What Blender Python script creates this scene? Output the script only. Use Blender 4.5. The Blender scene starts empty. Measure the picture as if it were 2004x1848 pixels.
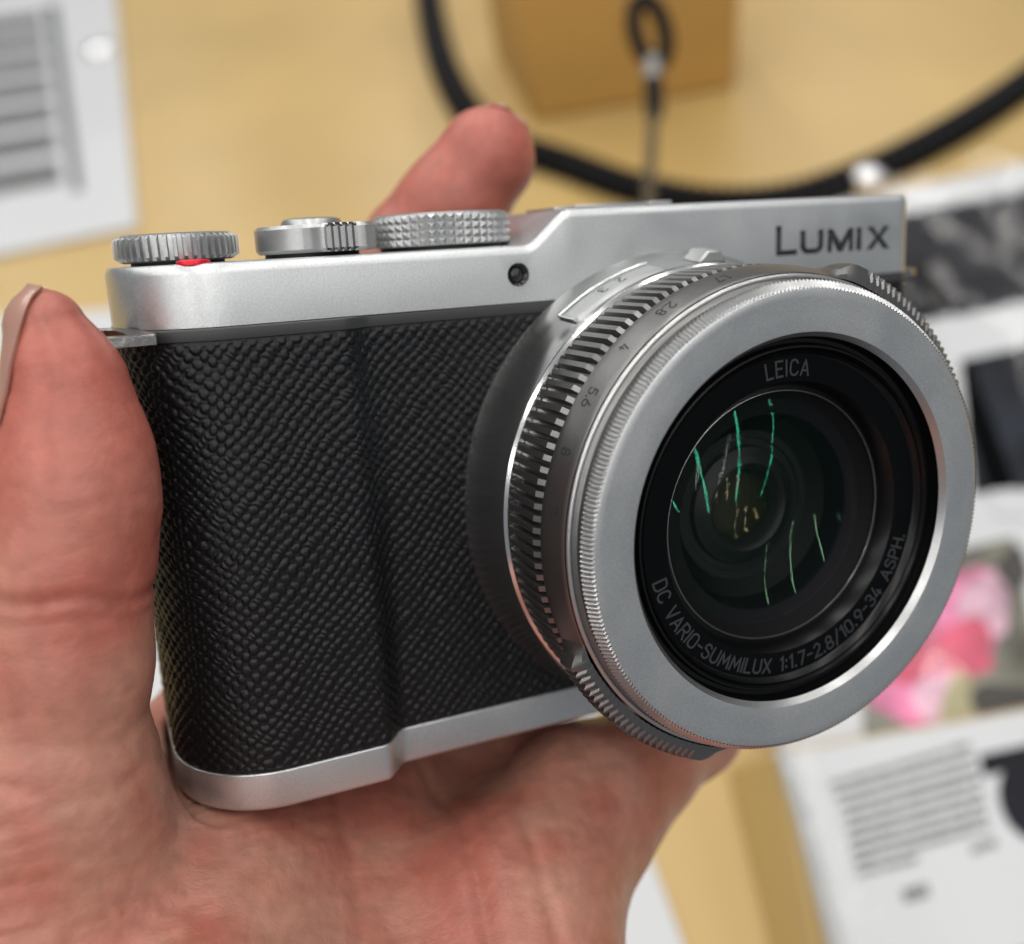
import bpy, bmesh, math, random
import numpy as np
from mathutils import Matrix, Vector

random.seed(5)
rng = np.random.default_rng(11)
SC = bpy.context.scene
COL = SC.collection
MM = 0.001
rad = math.radians

# ------------------------------------------------------------------ viewpoint
# pose of the held camera relative to the photographer's lens (mm, x right, y down, z forward)
RB = np.array([[0.9164360471, -0.3963923276, -0.0549371838],
               [-0.1373982117, -0.1827344830, -0.9735141705],
               [0.3758546301, 0.8997117490, -0.2219280642]])
TB = np.array([23.7301, 1.3622, 145.5979])
FPX = 4017.7526 / 2.044            # focal length in units of a 2004 x 1848 picture
PW, PH = 2004.0, 1848.0
PITCH, ROLL, EYE = rad(47), rad(10.0), 0.45
FAR = EYE / 0.31                    # how far the table lies behind, against a first layout
_c, _s, _cp, _sp = math.cos(ROLL), math.sin(ROLL), math.cos(PITCH), math.sin(PITCH)
AX = np.array([_c, -_s, 0.0])
AZ = np.array([-_s * _cp, -_c * _cp, -_sp])
AY = np.cross(AZ, AX)
WC = np.stack([AX, AY, AZ])         # viewer -> world rotation
EYEP = np.array([0.0, 0.0, EYE])


def vray(px, py):
    return WC @ np.array([(px - PW / 2) / FPX, (py - PH / 2) / FPX, 1.0])


def on_z(px, py, z=0.0):            # where the line of sight meets the height z (metres)
    d = vray(px, py)
    return EYEP + d * ((z - EYE) / d[2])


def at_d(px, py, d):                # the point d metres ahead along the line of sight
    return EYEP + vray(px, py) * d


def bp(px, py, d):                  # same, in the held camera's own frame (mm)
    v = np.array([(px - PW / 2) / FPX * d, (py - PH / 2) / FPX * d, d]) - TB
    return RB.T @ v


cam_data = bpy.data.cameras.new('viewpoint')
cam = bpy.data.objects.new('viewpoint', cam_data)
COL.objects.link(cam)
SC.camera = cam
m = Matrix.Identity(4)
for i in range(3):
    m[i][0], m[i][1], m[i][2], m[i][3] = WC[i][0], -WC[i][1], -WC[i][2], EYEP[i]
cam.matrix_world = m
cam_data.sensor_fit = 'HORIZONTAL'
cam_data.sensor_width = 36.0
cam_data.lens = 36.0 * FPX / PW
cam_data.clip_start = 0.01
cam_data.clip_end = 60
cam_data.dof.use_dof = True
cam_data.dof.focus_distance = 0.1195
cam_data.dof.aperture_fstop = 11.0

BODY_M = Matrix.Identity(4)         # held camera frame -> world
_R = WC @ RB
_T = WC @ (TB * MM) + EYEP
for i in range(3):
    for j in range(3):
        BODY_M[i][j] = _R[i][j]
    BODY_M[i][3] = _T[i]

# ------------------------------------------------------------------ light
world = bpy.data.worlds.new('World')
SC.world = world
world.use_nodes = True
bg = world.node_tree.nodes['Background']
bg.inputs[0].default_value = (0.88, 0.93, 1.0, 1)
bg.inputs[1].default_value = 0.23
SC.view_settings.view_transform = 'Standard'
SC.view_settings.look = 'None'
SC.view_settings.exposure = -0.12
SC.view_settings.gamma = 1.0


def lamp(name, loc, rot, sx, sy, power, col):
    d = bpy.data.lights.new(name, 'AREA')
    d.shape = 'RECTANGLE'
    d.size, d.size_y = sx, sy
    d.energy = power
    d.color = col
    o = bpy.data.objects.new(name, d)
    COL.objects.link(o)
    o.location, o.rotation_euler = loc, rot
    return o


# rows of ceiling tubes over the shop floor, running away from the viewer
for k, (x, y, L, p) in enumerate([(-2.1, 0.9, 8.4, 48), (-1.05, 1.1, 8.4, 48), (0.0, 0.9, 8.4, 50), (1.0, 1.1, 8.4, 48), (2.2, 1.1, 8.4, 46)]):
    lamp('ceiling_tube', (x, y, 2.35), (0, 0, rad(4)), 0.06, L, p, (1.0, 0.97, 0.93))

SC.cycles.max_bounces = 10
SC.cycles.transparent_max_bounces = 16
SC.cycles.use_denoising = True
SC.cycles.caustics_reflective = False
SC.cycles.caustics_refractive = False
SC.cycles.sample_clamp_indirect = 6.0


# ------------------------------------------------------------------ materials
def mat(name, col, rough=0.5, metal=0.0, bump=None, var=None, **kw):
    """bump = (scale, strength, distance); var = (scale, amount) mottles the colour"""
    M = bpy.data.materials.new(name)
    M.use_nodes = True
    nt = M.node_tree
    b = nt.nodes['Principled BSDF']
    b.inputs['Base Color'].default_value = (*col, 1)
    b.inputs['Roughness'].default_value = rough
    b.inputs['Metallic'].default_value = metal
    for k, v in kw.items():
        b.inputs[k].default_value = v
    tc = None
    if bump or var:
        tc = nt.nodes.new('ShaderNodeTexCoord')
    if bump:
        n = nt.nodes.new('ShaderNodeTexNoise')
        n.inputs['Scale'].default_value = bump[0]
        n.inputs['Detail'].default_value = 3
        nt.links.new(tc.outputs['Object'], n.inputs['Vector'])
        bm = nt.nodes.new('ShaderNodeBump')
        bm.inputs['Strength'].default_value = bump[1]
        bm.inputs['Distance'].default_value = bump[2]
        nt.links.new(n.outputs['Fac'], bm.inputs['Height'])
        nt.links.new(bm.outputs['Normal'], b.inputs['Normal'])
    if var:
        n = nt.nodes.new('ShaderNodeTexNoise')
        n.inputs['Scale'].default_value = var[0]
        n.inputs['Detail'].default_value = 4
        nt.links.new(tc.outputs['Object'], n.inputs['Vector'])
        r = nt.nodes.new('ShaderNodeMapRange')
        r.inputs['From Min'].default_value = 0.3
        r.inputs['From Max'].default_value = 0.7
        r.inputs['To Min'].default_value = 1 - var[1]
        r.inputs['To Max'].default_value = 1 + var[1]
        nt.links.new(n.outputs['Fac'], r.inputs['Value'])
        mx = nt.nodes.new('ShaderNodeVectorMath')
        mx.operation = 'SCALE'
        mx.inputs[0].default_value = col
        nt.links.new(r.outputs['Result'], mx.inputs['Scale'])
        nt.links.new(mx.outputs['Vector'], b.inputs['Base Color'])
    return M


SILVER = mat('satin_silver', (0.62, 0.64, 0.645), 0.36, 0.88, bump=(5200, 0.22, 0.00005), var=(3800, 0.10))
def smudge(M, lo, hi, scale):
    nt = M.node_tree
    tc = nt.nodes.new('ShaderNodeTexCoord')
    n = nt.nodes.new('ShaderNodeTexNoise')
    n.inputs['Scale'].default_value = scale
    n.inputs['Detail'].default_value = 6
    n.inputs['Distortion'].default_value = 0.6
    r = nt.nodes.new('ShaderNodeMapRange')
    r.inputs['From Min'].default_value, r.inputs['From Max'].default_value = 0.35, 0.65
    r.inputs['To Min'].default_value, r.inputs['To Max'].default_value = lo, hi
    nt.links.new(tc.outputs['Object'], n.inputs['Vector'])
    nt.links.new(n.outputs['Fac'], r.inputs['Value'])
    nt.links.new(r.outputs['Result'], nt.nodes['Principled BSDF'].inputs['Roughness'])


smudge(SILVER, 0.31, 0.43, 70)
SILVER_DIAL = mat('dial_silver', (0.50, 0.51, 0.51), 0.36, 0.9, bump=(6000, 0.15, 0.00004), var=(3000, 0.06))
SILVER_RING = mat('ring_silver', (0.54, 0.545, 0.545), 0.33, 0.95, bump=(6000, 0.16, 0.00004), var=(4200, 0.05))
SILVER_DARKREFL = mat('barrel_silver_darkrefl', (0.225, 0.222, 0.22), 0.34, 0.95, bump=(6000, 0.14, 0.00004), var=(4200, 0.06))  # same silver, colour darkened to stand for the dark surroundings it mirrors
COLLAR_DARKREFL = mat('collar_silver_darkrefl', (0.33, 0.335, 0.335), 0.22, 0.95, bump=(6000, 0.12, 0.00004), var=(4200, 0.05))  # silver with the dark reflection of the grip put into its colour
BRIGHT = mat('polished_edge', (0.82, 0.83, 0.83), 0.18, 1.0)
STEEL = mat('steel_lug', (0.50, 0.48, 0.46), 0.16, 1.0, bump=(2500, 0.3, 0.00005), var=(1800, 0.18))
TRIM = mat('dark_trim', (0.045, 0.047, 0.048), 0.45, 0.2, bump=(4000, 0.1, 0.00004))
LEATHER = mat('black_leatherette', (0.0034, 0.0045, 0.0060), 0.40, 0.0, bump=(3500, 0.3, 0.00006), **{'Specular IOR Level': 0.33})
BLACK = mat('matt_black', (0.006, 0.006, 0.007), 0.6)
BLACKSAT = mat('satin_black', (0.0022, 0.0024, 0.0028), 0.28, **{'Specular IOR Level': 0.3})
PITCHB = mat('lens_black', (0.0012, 0.0012, 0.0014), 0.6, **{'Specular IOR Level': 0.1})
NAMEB = mat('name_ring_black', (0.0022, 0.0028, 0.0032), 0.6, **{'Specular IOR Level': 0.06})
INK = mat('engraved_ink', (0.018, 0.022, 0.021), 0.55)
GREYINK = mat('grey_lettering', (0.028, 0.031, 0.033), 0.5)
RED = mat('red_button', (0.75, 0.008, 0.03), 0.28, 0.35, bump=(2500, 0.3, 0.0001))


def coated(name, col, amt, rough=0.0, tint=(1, 1, 1), col2=None):
    """a thin coated glass surface: mostly clear, a small tinted mirror reflection"""
    M = bpy.data.materials.new(name)
    M.use_nodes = True
    nt = M.node_tree
    nt.nodes.remove(nt.nodes['Principled BSDF'])
    out = nt.nodes['Material Output']
    t = nt.nodes.new('ShaderNodeBsdfTransparent')
    t.inputs[0].default_value = (*tint, 1)
    g = nt.nodes.new('ShaderNodeBsdfGlossy')
    g.inputs['Color'].default_value = (*col, 1)
    g.inputs['Roughness'].default_value = rough
    fr = nt.nodes.new('ShaderNodeLayerWeight')
    fr.inputs['Blend'].default_value = 0.25
    mr = nt.nodes.new('ShaderNodeMapRange')
    mr.inputs['To Min'].default_value = amt
    mr.inputs['To Max'].default_value = min(1.0, amt * 2.2)
    nt.links.new(fr.outputs['Facing'], mr.inputs['Value'])
    if col2:                                         # the coating shifts colour with the angle
        cm = nt.nodes.new('ShaderNodeMix')
        cm.data_type = 'RGBA'
        cm.inputs['A'].default_value = (*col, 1)
        cm.inputs['B'].default_value = (*col2, 1)
        cr = nt.nodes.new('ShaderNodeMapRange')
        cr.inputs['From Min'].default_value, cr.inputs['From Max'].default_value = 0.10, 0.32
        nt.links.new(fr.outputs['Facing'], cr.inputs['Value'])
        nt.links.new(cr.outputs['Result'], cm.inputs['Factor'])
        nt.links.new(cm.outputs['Result'], g.inputs['Color'])
    mx = nt.nodes.new('ShaderNodeMixShader')
    nt.links.new(mr.outputs['Result'], mx.inputs['Fac'])
    nt.links.new(t.outputs[0], mx.inputs[1])
    nt.links.new(g.outputs[0], mx.inputs[2])
    nt.links.new(mx.outputs[0], out.inputs['Surface'])
    return M


GLASS_A = coated('front_coating', (0.10, 1.0, 0.62), 0.0090, col2=(0.55, 0.45, 1.0))
GLASS_B = coated('second_coating', (0.45, 1.0, 0.58), 0.0068, col2=(0.75, 0.70, 0.9))
GLASS_C = coated('third_coating', (0.75, 1.0, 0.85), 0.0065)
GLASS_D = coated('rear_coating', (1.0, 0.85, 0.45), 0.014)


# ------------------------------------------------------------------ mesh helpers (all shapes in mm)
def finish(name, verts, faces, M, parent=None, angle=32, recalc=True, scale=MM, bevel=None):
    me = bpy.data.meshes.new(name)
    v = np.asarray(verts, dtype=np.float64) * scale
    me.from_pydata(v.tolist(), [], faces if isinstance(faces, list) else faces.tolist())
    if recalc:
        b = bmesh.new()
        b.from_mesh(me)
        bmesh.ops.recalc_face_normals(b, faces=b.faces[:])
        b.to_mesh(me)
        b.free()
    me.polygons.foreach_set('use_smooth', [True] * len(me.polygons))
    if angle is not None:
        me.set_sharp_from_angle(angle=rad(angle))
    me.materials.append(M)
    o = bpy.data.objects.new(name, me)
    COL.objects.link(o)
    if parent is not None:
        o.parent = parent
    if bevel:
        md = o.modifiers.new('edge', 'BEVEL')
        md.width = bevel * scale
        md.segments = 2
        md.limit_method = 'ANGLE'
        md.angle_limit = rad(40)
        md.harden_normals = False
    return o


def thing(name, label, cat, M=None, group=None):
    o = bpy.data.objects.new(name, None)
    o.empty_display_size = 0.02
    COL.objects.link(o)
    if M is not None:
        o.matrix_world = M
    o['label'], o['category'] = label, cat
    if group:
        o['group'] = group
    return o


def tag(o, label, cat, group=None):
    o['label'], o['category'] = label, cat
    if group:
        o['group'] = group
    return o


def grid_faces(nr, nc, wrap_c=False, wrap_r=False, off=0):
    f = []
    for i in range(nr if wrap_r else nr - 1):
        i2 = (i + 1) % nr
        for j in range(nc if wrap_c else nc - 1):
            j2 = (j + 1) % nc
            f.append((off + i * nc + j, off + i * nc + j2, off + i2 * nc + j2, off + i2 * nc + j))
    return f


def lathe(prof, n=192, centre=(0, 0, 0), axis='y', closed=False, ang=None):
    """prof = [(r, t)...]; axis y: round the lens axis; axis z: upright dial"""
    if ang is None:
        th = np.linspace(0, 2 * math.pi, n, endpoint=False)
        wrap = True
    else:
        th = np.linspace(rad(ang[0]), rad(ang[1]), n)
        wrap = False
    V = []
    for r, t in prof:
        for a in th:
            if axis == 'y':
                V.append((centre[0] + r * math.cos(a), centre[1] + t, centre[2] + r * math.sin(a)))
            else:
                V.append((centre[0] + r * math.cos(a), centre[1] + r * math.sin(a), centre[2] + t))
    return V, grid_faces(len(prof), len(th), wrap, closed)


def gear(prof, n, shape, centre=(0, 0, 0), axis='y', phase=0.0, closed=True):
    """prof = [(r, t, w)...]; shape = [(fraction of pitch, height 0..1)...]; r + w*height"""
    A = []
    for k in range(n):
        for fr, h in shape:
            A.append((2 * math.pi * (k + fr) / n + phase, h))
    V = []
    for r, t, w in prof:
        for a, h in A:
            q = r + w * h
            if axis == 'y':
                V.append((centre[0] + q * math.cos(a), centre[1] + t, centre[2] + q * math.sin(a)))
            else:
                V.append((centre[0] + q * math.cos(a), centre[1] + q * math.sin(a), centre[2] + t))
    return V, grid_faces(len(prof), len(A), True, closed)


def outline_normals(P, closed=True):
    P = np.asarray(P, float)
    if closed:
        d = np.roll(P, -1, 0) - np.roll(P, 1, 0)
    else:
        d = np.gradient(P, axis=0)
    d /= np.linalg.norm(d, axis=1)[:, None] + 1e-12
    return np.stack([d[:, 1], -d[:, 0]], 1)      # right of travel


def slab(P, z0, z1, top=0.5, bot=0.5, k=4):
    """closed plan outline P (counter-clockwise) extruded with rounded rims"""
    P = np.asarray(P, float)
    N = outline_normals(P)                       # outward for counter-clockwise
    rows = []
    prof = []
    for i in range(k + 1):
        a = math.pi / 2 * i / k
        prof.append((bot * (1 - math.sin(a)), z0 + bot * (1 - math.cos(a))))
    for i in range(k + 1):
        a = math.pi / 2 * i / k
        prof.append((top * (1 - math.cos(a)), z1 - top * (1 - math.sin(a))))
    for ins, z in prof:
        q = P - N * ins
        rows += [(x, y, z) for x, y in q]
    n = len(P)
    F = grid_faces(len(prof), n, True)
    F.append(list(range(n))[::-1])
    F.append([(len(prof) - 1) * n + j for j in range(n)])
    return rows, F


def arc(cx, cy, r, a0, a1, n):
    return [(cx + r * math.cos(rad(a0 + (a1 - a0) * i / (n - 1))), cy + r * math.sin(rad(a0 + (a1 - a0) * i / (n - 1)))) for i in range(n)]


def join(parts):
    V, F, o = [], [], 0
    for v, f in parts:
        V += list(map(tuple, v))
        F += [tuple(i + o for i in q) for q in f]
        o += len(v)
    return V, F


def boxmm(x0, x1, y0, y1, z0, z1):
    V = [(x, y, z) for z in (z0, z1) for y in (y0, y1) for x in (x0, x1)]
    F = [(0, 1, 3, 2), (4, 6, 7, 5), (0, 4, 5, 1), (2, 3, 7, 6), (0, 2, 6, 4), (1, 5, 7, 3)]
    return V, F


def tube(path, r, n=12, cap=True, rfun=None):
    P = np.asarray(path, float)
    T = np.gradient(P, axis=0)
    T /= np.linalg.norm(T, axis=1)[:, None]
    up = np.array([0, 0, 1.0]) if abs(T[0][2]) < 0.9 else np.array([1.0, 0, 0])
    V = []
    for i, (p, t) in enumerate(zip(P, T)):
        a = np.cross(t, up)
        a /= np.linalg.norm(a)
        b = np.cross(a, t)
        up = b
        rr = r if rfun is None else rfun(i)
        for j in range(n):
            w = 2 * math.pi * j / n
            q = rr(w) if callable(rr) else rr
            V.append(tuple(p + q * (a * math.cos(w) + b * math.sin(w))))
    F = grid_faces(len(P), n, True)
    if cap:
        F.append(tuple(range(n)))
        F.append(tuple(len(P) * n - n + j for j in range(n))[::-1])
    return V, F


def spline(pts, n):
    P = np.asarray(pts, float)
    P = np.vstack([2 * P[0] - P[1], P, 2 * P[-1] - P[-2]])
    out = []
    for i in range(1, len(P) - 2):
        for t in np.linspace(0, 1, n, endpoint=False):
            a, b, c, d = P[i - 1], P[i], P[i + 1], P[i + 2]
            out.append(0.5 * (2 * b + (c - a) * t + (2 * a - 5 * b + 4 * c - d) * t * t + (3 * b - a - 3 * c + d) * t ** 3))
    out.append(P[-2])
    return np.array(out)


def vnoise2(u, v, seed=0):
    g = np.random.default_rng(seed).random((256, 256))
    iu, iv = np.floor(u).astype(int), np.floor(v).astype(int)
    fu, fv = u - iu, v - iv
    fu, fv = fu * fu * (3 - 2 * fu), fv * fv * (3 - 2 * fv)
    G = lambda a, b: g[a % 256, b % 256]
    return (G(iu, iv) * (1 - fu) + G(iu + 1, iv) * fu) * (1 - fv) + (G(iu, iv + 1) * (1 - fu) + G(iu + 1, iv + 1) * fu) * fv


def vnoise3(p, seed=0):
    g = np.random.default_rng(seed).random((64, 64, 64)).astype(np.float32)
    i = np.floor(p).astype(int)
    f = p - i
    f = f * f * (3 - 2 * f)
    r = 0
    for a in (0, 1):
        for b in (0, 1):
            for c in (0, 1):
                w = (f[:, 0] if a else 1 - f[:, 0]) * (f[:, 1] if b else 1 - f[:, 1]) * (f[:, 2] if c else 1 - f[:, 2])
                r = r + w * g[(i[:, 0] + a) % 64, (i[:, 1] + b) % 64, (i[:, 2] + c) % 64]
    return r


# ------------------------------------------------------------------ lettering: single-stroke glyphs on a 4 x 6 grid
def _arcp(cx, cy, rx, ry, a0, a1, n=7):
    return [(cx + rx * math.cos(rad(a0 + (a1 - a0) * i / (n - 1))), cy + ry * math.sin(rad(a0 + (a1 - a0) * i / (n - 1)))) for i in range(n)]


def _oval(w=3.6, h=6.0, r=1.5):
    p = _arcp(w - r, h - r, r, r, 0, 90, 5) + _arcp(r, h - r, r, r, 90, 180, 5) + _arcp(r, r, r, r, 180, 270, 5) + _arcp(w - r, r, r, r, 270, 360, 5)
    return p + [p[0]]


GL = {
    'L': (3.0, [[(0, 6), (0, 0), (3, 0)]]),
    'E': (3.0, [[(3, 6), (0, 6), (0, 0), (3, 0)], [(0, 3.1), (2.6, 3.1)]]),
    'I': (0.2, [[(0.1, 0), (0.1, 6)]]),
    'C': (3.5, [_arcp(1.9, 4.1, 1.7, 1.9, 20, 180) + _arcp(1.9, 1.9, 1.9, 1.9, 180, 340)]),
    'A': (3.8, [[(0, 0), (1.9, 6), (3.8, 0)], [(0.6, 1.9), (3.2, 1.9)]]),
    'D': (3.6, [[(0, 0), (0, 6), (1.8, 6)] + _arcp(1.8, 4.2, 1.8, 1.8, 90, 0, 5) + _arcp(1.8, 1.8, 1.8, 1.8, 0, -90, 5) + [(0, 0)]]),
    'V': (3.8, [[(0, 6), (1.9, 0), (3.8, 6)]]),
    'R': (3.5, [[(0, 0), (0, 6), (2, 6)] + _arcp(2, 4.5, 1.5, 1.5, 90, -90, 7) + [(0, 3)], [(1.8, 3), (3.5, 0)]]),
    'O': (3.6, [_oval()]),
    '0': (3.3, [_oval(3.3)]),
    '-': (2.4, [[(0.1, 3), (2.3, 3)]]),
    'S': (3.4, [_arcp(1.7, 4.4, 1.6, 1.6, 20, 200, 8) + _arcp(1.7, 1.6, 1.7, 1.6, 60, -160, 10)]),
    'U': (3.6, [[(0, 6), (0, 1.8)] + _arcp(1.8, 1.8, 1.8, 1.8, 180, 360, 9) + [(3.6, 6)]]),
    'M': (4.6, [[(0, 0), (0.4, 6), (2.3, 1.6), (4.2, 6), (4.6, 0)]]),
    'X': (3.6, [[(0, 0), (3.6, 6)], [(0, 6), (3.6, 0)]]),
    '1': (1.6, [[(0.2, 4.9), (1.4, 6), (1.4, 0)]]),
    ':': (0.5, [[(0.2, 1.0), (0.2, 1.6)], [(0.2, 3.8), (0.2, 4.4)]]),
    '.': (0.5, [[(0.2, 0.0), (0.2, 0.6)]]),
    '7': (3.2, [[(0, 6), (3.2, 6), (1.1, 0)]]),
    '2': (3.3, [_arcp(1.6, 4.4, 1.6, 1.6, 160, -35, 9) + [(0, 0), (3.3, 0)]]),
    '8': (3.4, [_arcp(1.7, 4.5, 1.45, 1.5, -90, 270, 13), _arcp(1.7, 1.55, 1.7, 1.55, 90, 450, 13)]),
    '/': (2.6, [[(0, -0.6), (2.6, 6.4)]]),
    '9': (3.4, [_arcp(1.7, 4.2, 1.7, 1.8, -10, 350, 13) + [(3.3, 3.4), (1.6, 0)]]),
    '3': (3.2, [_arcp(1.5, 4.5, 1.6, 1.5, 150, -90, 9) + _arcp(1.5, 1.55, 1.75, 1.55, 90, -150, 9)]),
    '4': (3.4, [[(2.4, 0), (2.4, 3.2)], [(1.6, 6), (0.1, 1.4), (3.4, 1.4)]]),
    'P': (3.4, [[(0, 0), (0, 6), (1.9, 6)] + _arcp(1.9, 4.4, 1.5, 1.6, 90, -90, 7) + [(0, 2.8)]]),
    'H': (3.6, [[(0, 0), (0, 6)], [(3.6, 0), (3.6, 6)], [(0, 3.1), (3.6, 3.1)]]),
    '5': (3.2, [[(3, 6), (0.4, 6), (0.2, 3.3)] + _arcp(1.5, 1.9, 1.7, 1.9, 120, -150, 9)]),
    '6': (3.4, [[(2.2, 6), (0.2, 2.6)] + _arcp(1.7, 1.75, 1.7, 1.75, 160, -200, 13)]),
    ' ': (2.2, []),
}


def glyph_run(text, gap=1.25):
    x, runs = 0.0, []
    for ch in text:
        w, st = GL[ch]
        for s in st:
            runs.append([(x + a, b) for a, b in s])
        x += w + gap
    return runs, x - gap


def strokes(runs, unit, width, place, lift=0.004):
    """flat ribbons along each stroke; place(x, y, k) -> 3-D point in mm"""
    V, F = [], []
    for k, s in enumerate(runs):
        P = np.array(s, float) * unit
        keep = [0] + [i for i in range(1, len(P)) if np.linalg.norm(P[i] - P[i - 1]) > 1e-4]
        P = P[keep]
        Q = []                                   # subdivide long segments so that they follow curved surfaces
        for a, b in zip(P[:-1], P[1:]):
            n = max(1, int(np.linalg.norm(b - a) / (unit * 1.5)))
            Q += [a + (b - a) * t / n for t in range(n)]
        Q.append(P[-1])
        P = np.array(Q)
        closed = np.linalg.norm(P[0] - P[-1]) < 1e-3
        d = np.diff(P, axis=0)
        d /= np.linalg.norm(d, axis=1)[:, None]
        if not closed:                           # square ends
            P[0] -= d[0] * width * 0.4
            P[-1] += d[-1] * width * 0.4
        nrm = np.stack([-d[:, 1], d[:, 0]], 1)
        base = len(V)
        for i in range(len(P)):
            if i == 0:
                a, b = (nrm[-1], nrm[0]) if closed else (nrm[0], nrm[0])
            elif i == len(P) - 1:
                a, b = (nrm[-1], nrm[0]) if closed else (nrm[-1], nrm[-1])
            else:
                a, b = nrm[i - 1], nrm[i]
            mm_ = a + b
            mm_ /= max(np.dot(mm_, mm_), 0.8) / 2
            for sgn in (-1, 1):
                q = P[i] + mm_ * sgn * width / 2
                V.append(place(q[0], q[1], k * lift))
        for i in range(len(P) - 1):
            F.append((base + 2 * i, base + 2 * i + 1, base + 2 * i + 3, base + 2 * i + 2))
    return V, F


# ================================================================== the held camera
BODY = thing('compact_camera', 'silver compact camera with black textured grip and big zoom lens, cradled in a hand', 'camera', BODY_M)

XL, XR, YB = -72.3, 43.4, 26.0
ZB0, ZB1, ZS, Z1, Z2 = -33.2, -28.0, 27.2, 34.65, 39.0


def plan(off=0.0, grip=3.3, rl=13.0, rr=2.6, n=26):
    """front outline from the back left, round the grip and S-step, to the back right (open, counter-clockwise seen from above)"""
    P = [(XL - off, YB), (XL - off, YB - 4), (XL - off, YB - 8), (XL - off, YB - 12)]
    P += arc(XL + rl, -grip + rl, rl + off, 180, 270, n)
    x0, x1 = -47.2, -43.2
    P += [(x, -grip - off) for x in (-56, -53, -50.5, -49, -48.3)]
    for i in range(13):
        t = i / 12
        w = t * t * t * (t * (t * 6 - 15) + 10)
        w = 0.5 * w + 0.5 * (t * t * (3 - 2 * t))
        P.append((x0 + (x1 - x0) * t, -grip + grip * w - off))
    P += [(x, -off) for x in (-42.2, -41, -38, -32, -24, -16, -8, 0, 8, 16, 24, 32, 38)]
    P += arc(XR - rr, rr, rr + off, 270, 360, 10)
    P += [(XR + off, YB - 10), (XR + off, YB)]
    return P


def closed_plan(off=0.0, grip=3.3, rl=13.0):
    P = plan(off, grip, rl)
    rb = 5.0
    P = P[1:-1]
    P += arc(XR - rb + off, YB - rb + off, rb, 0, 90, 8)
    P += arc(XL + rb - off, YB - rb + off, rb, 90, 180, 8)
    return P


# dark inner shell that the skins are fixed to
v, f = slab(closed_plan(-0.9, 1.5), ZB1 - 1, ZS - 0.3, 0.3, 0.3, 2)
finish('body_shell', v, f, BLACK, BODY)

# bottom plate
v, f = slab(closed_plan(0.12), ZB0, ZB1, 0.18, 0.7, 5)
finish('bottom_plate', v, f, SILVER, BODY, 40)

# dark trim strip between skin and top plate
v, f = slab(closed_plan(0.02, 1.5), 25.85, ZS + 0.05, 0.15, 0.12, 3)
finish('trim_strip', v, f, TRIM, BODY, 40)


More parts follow.
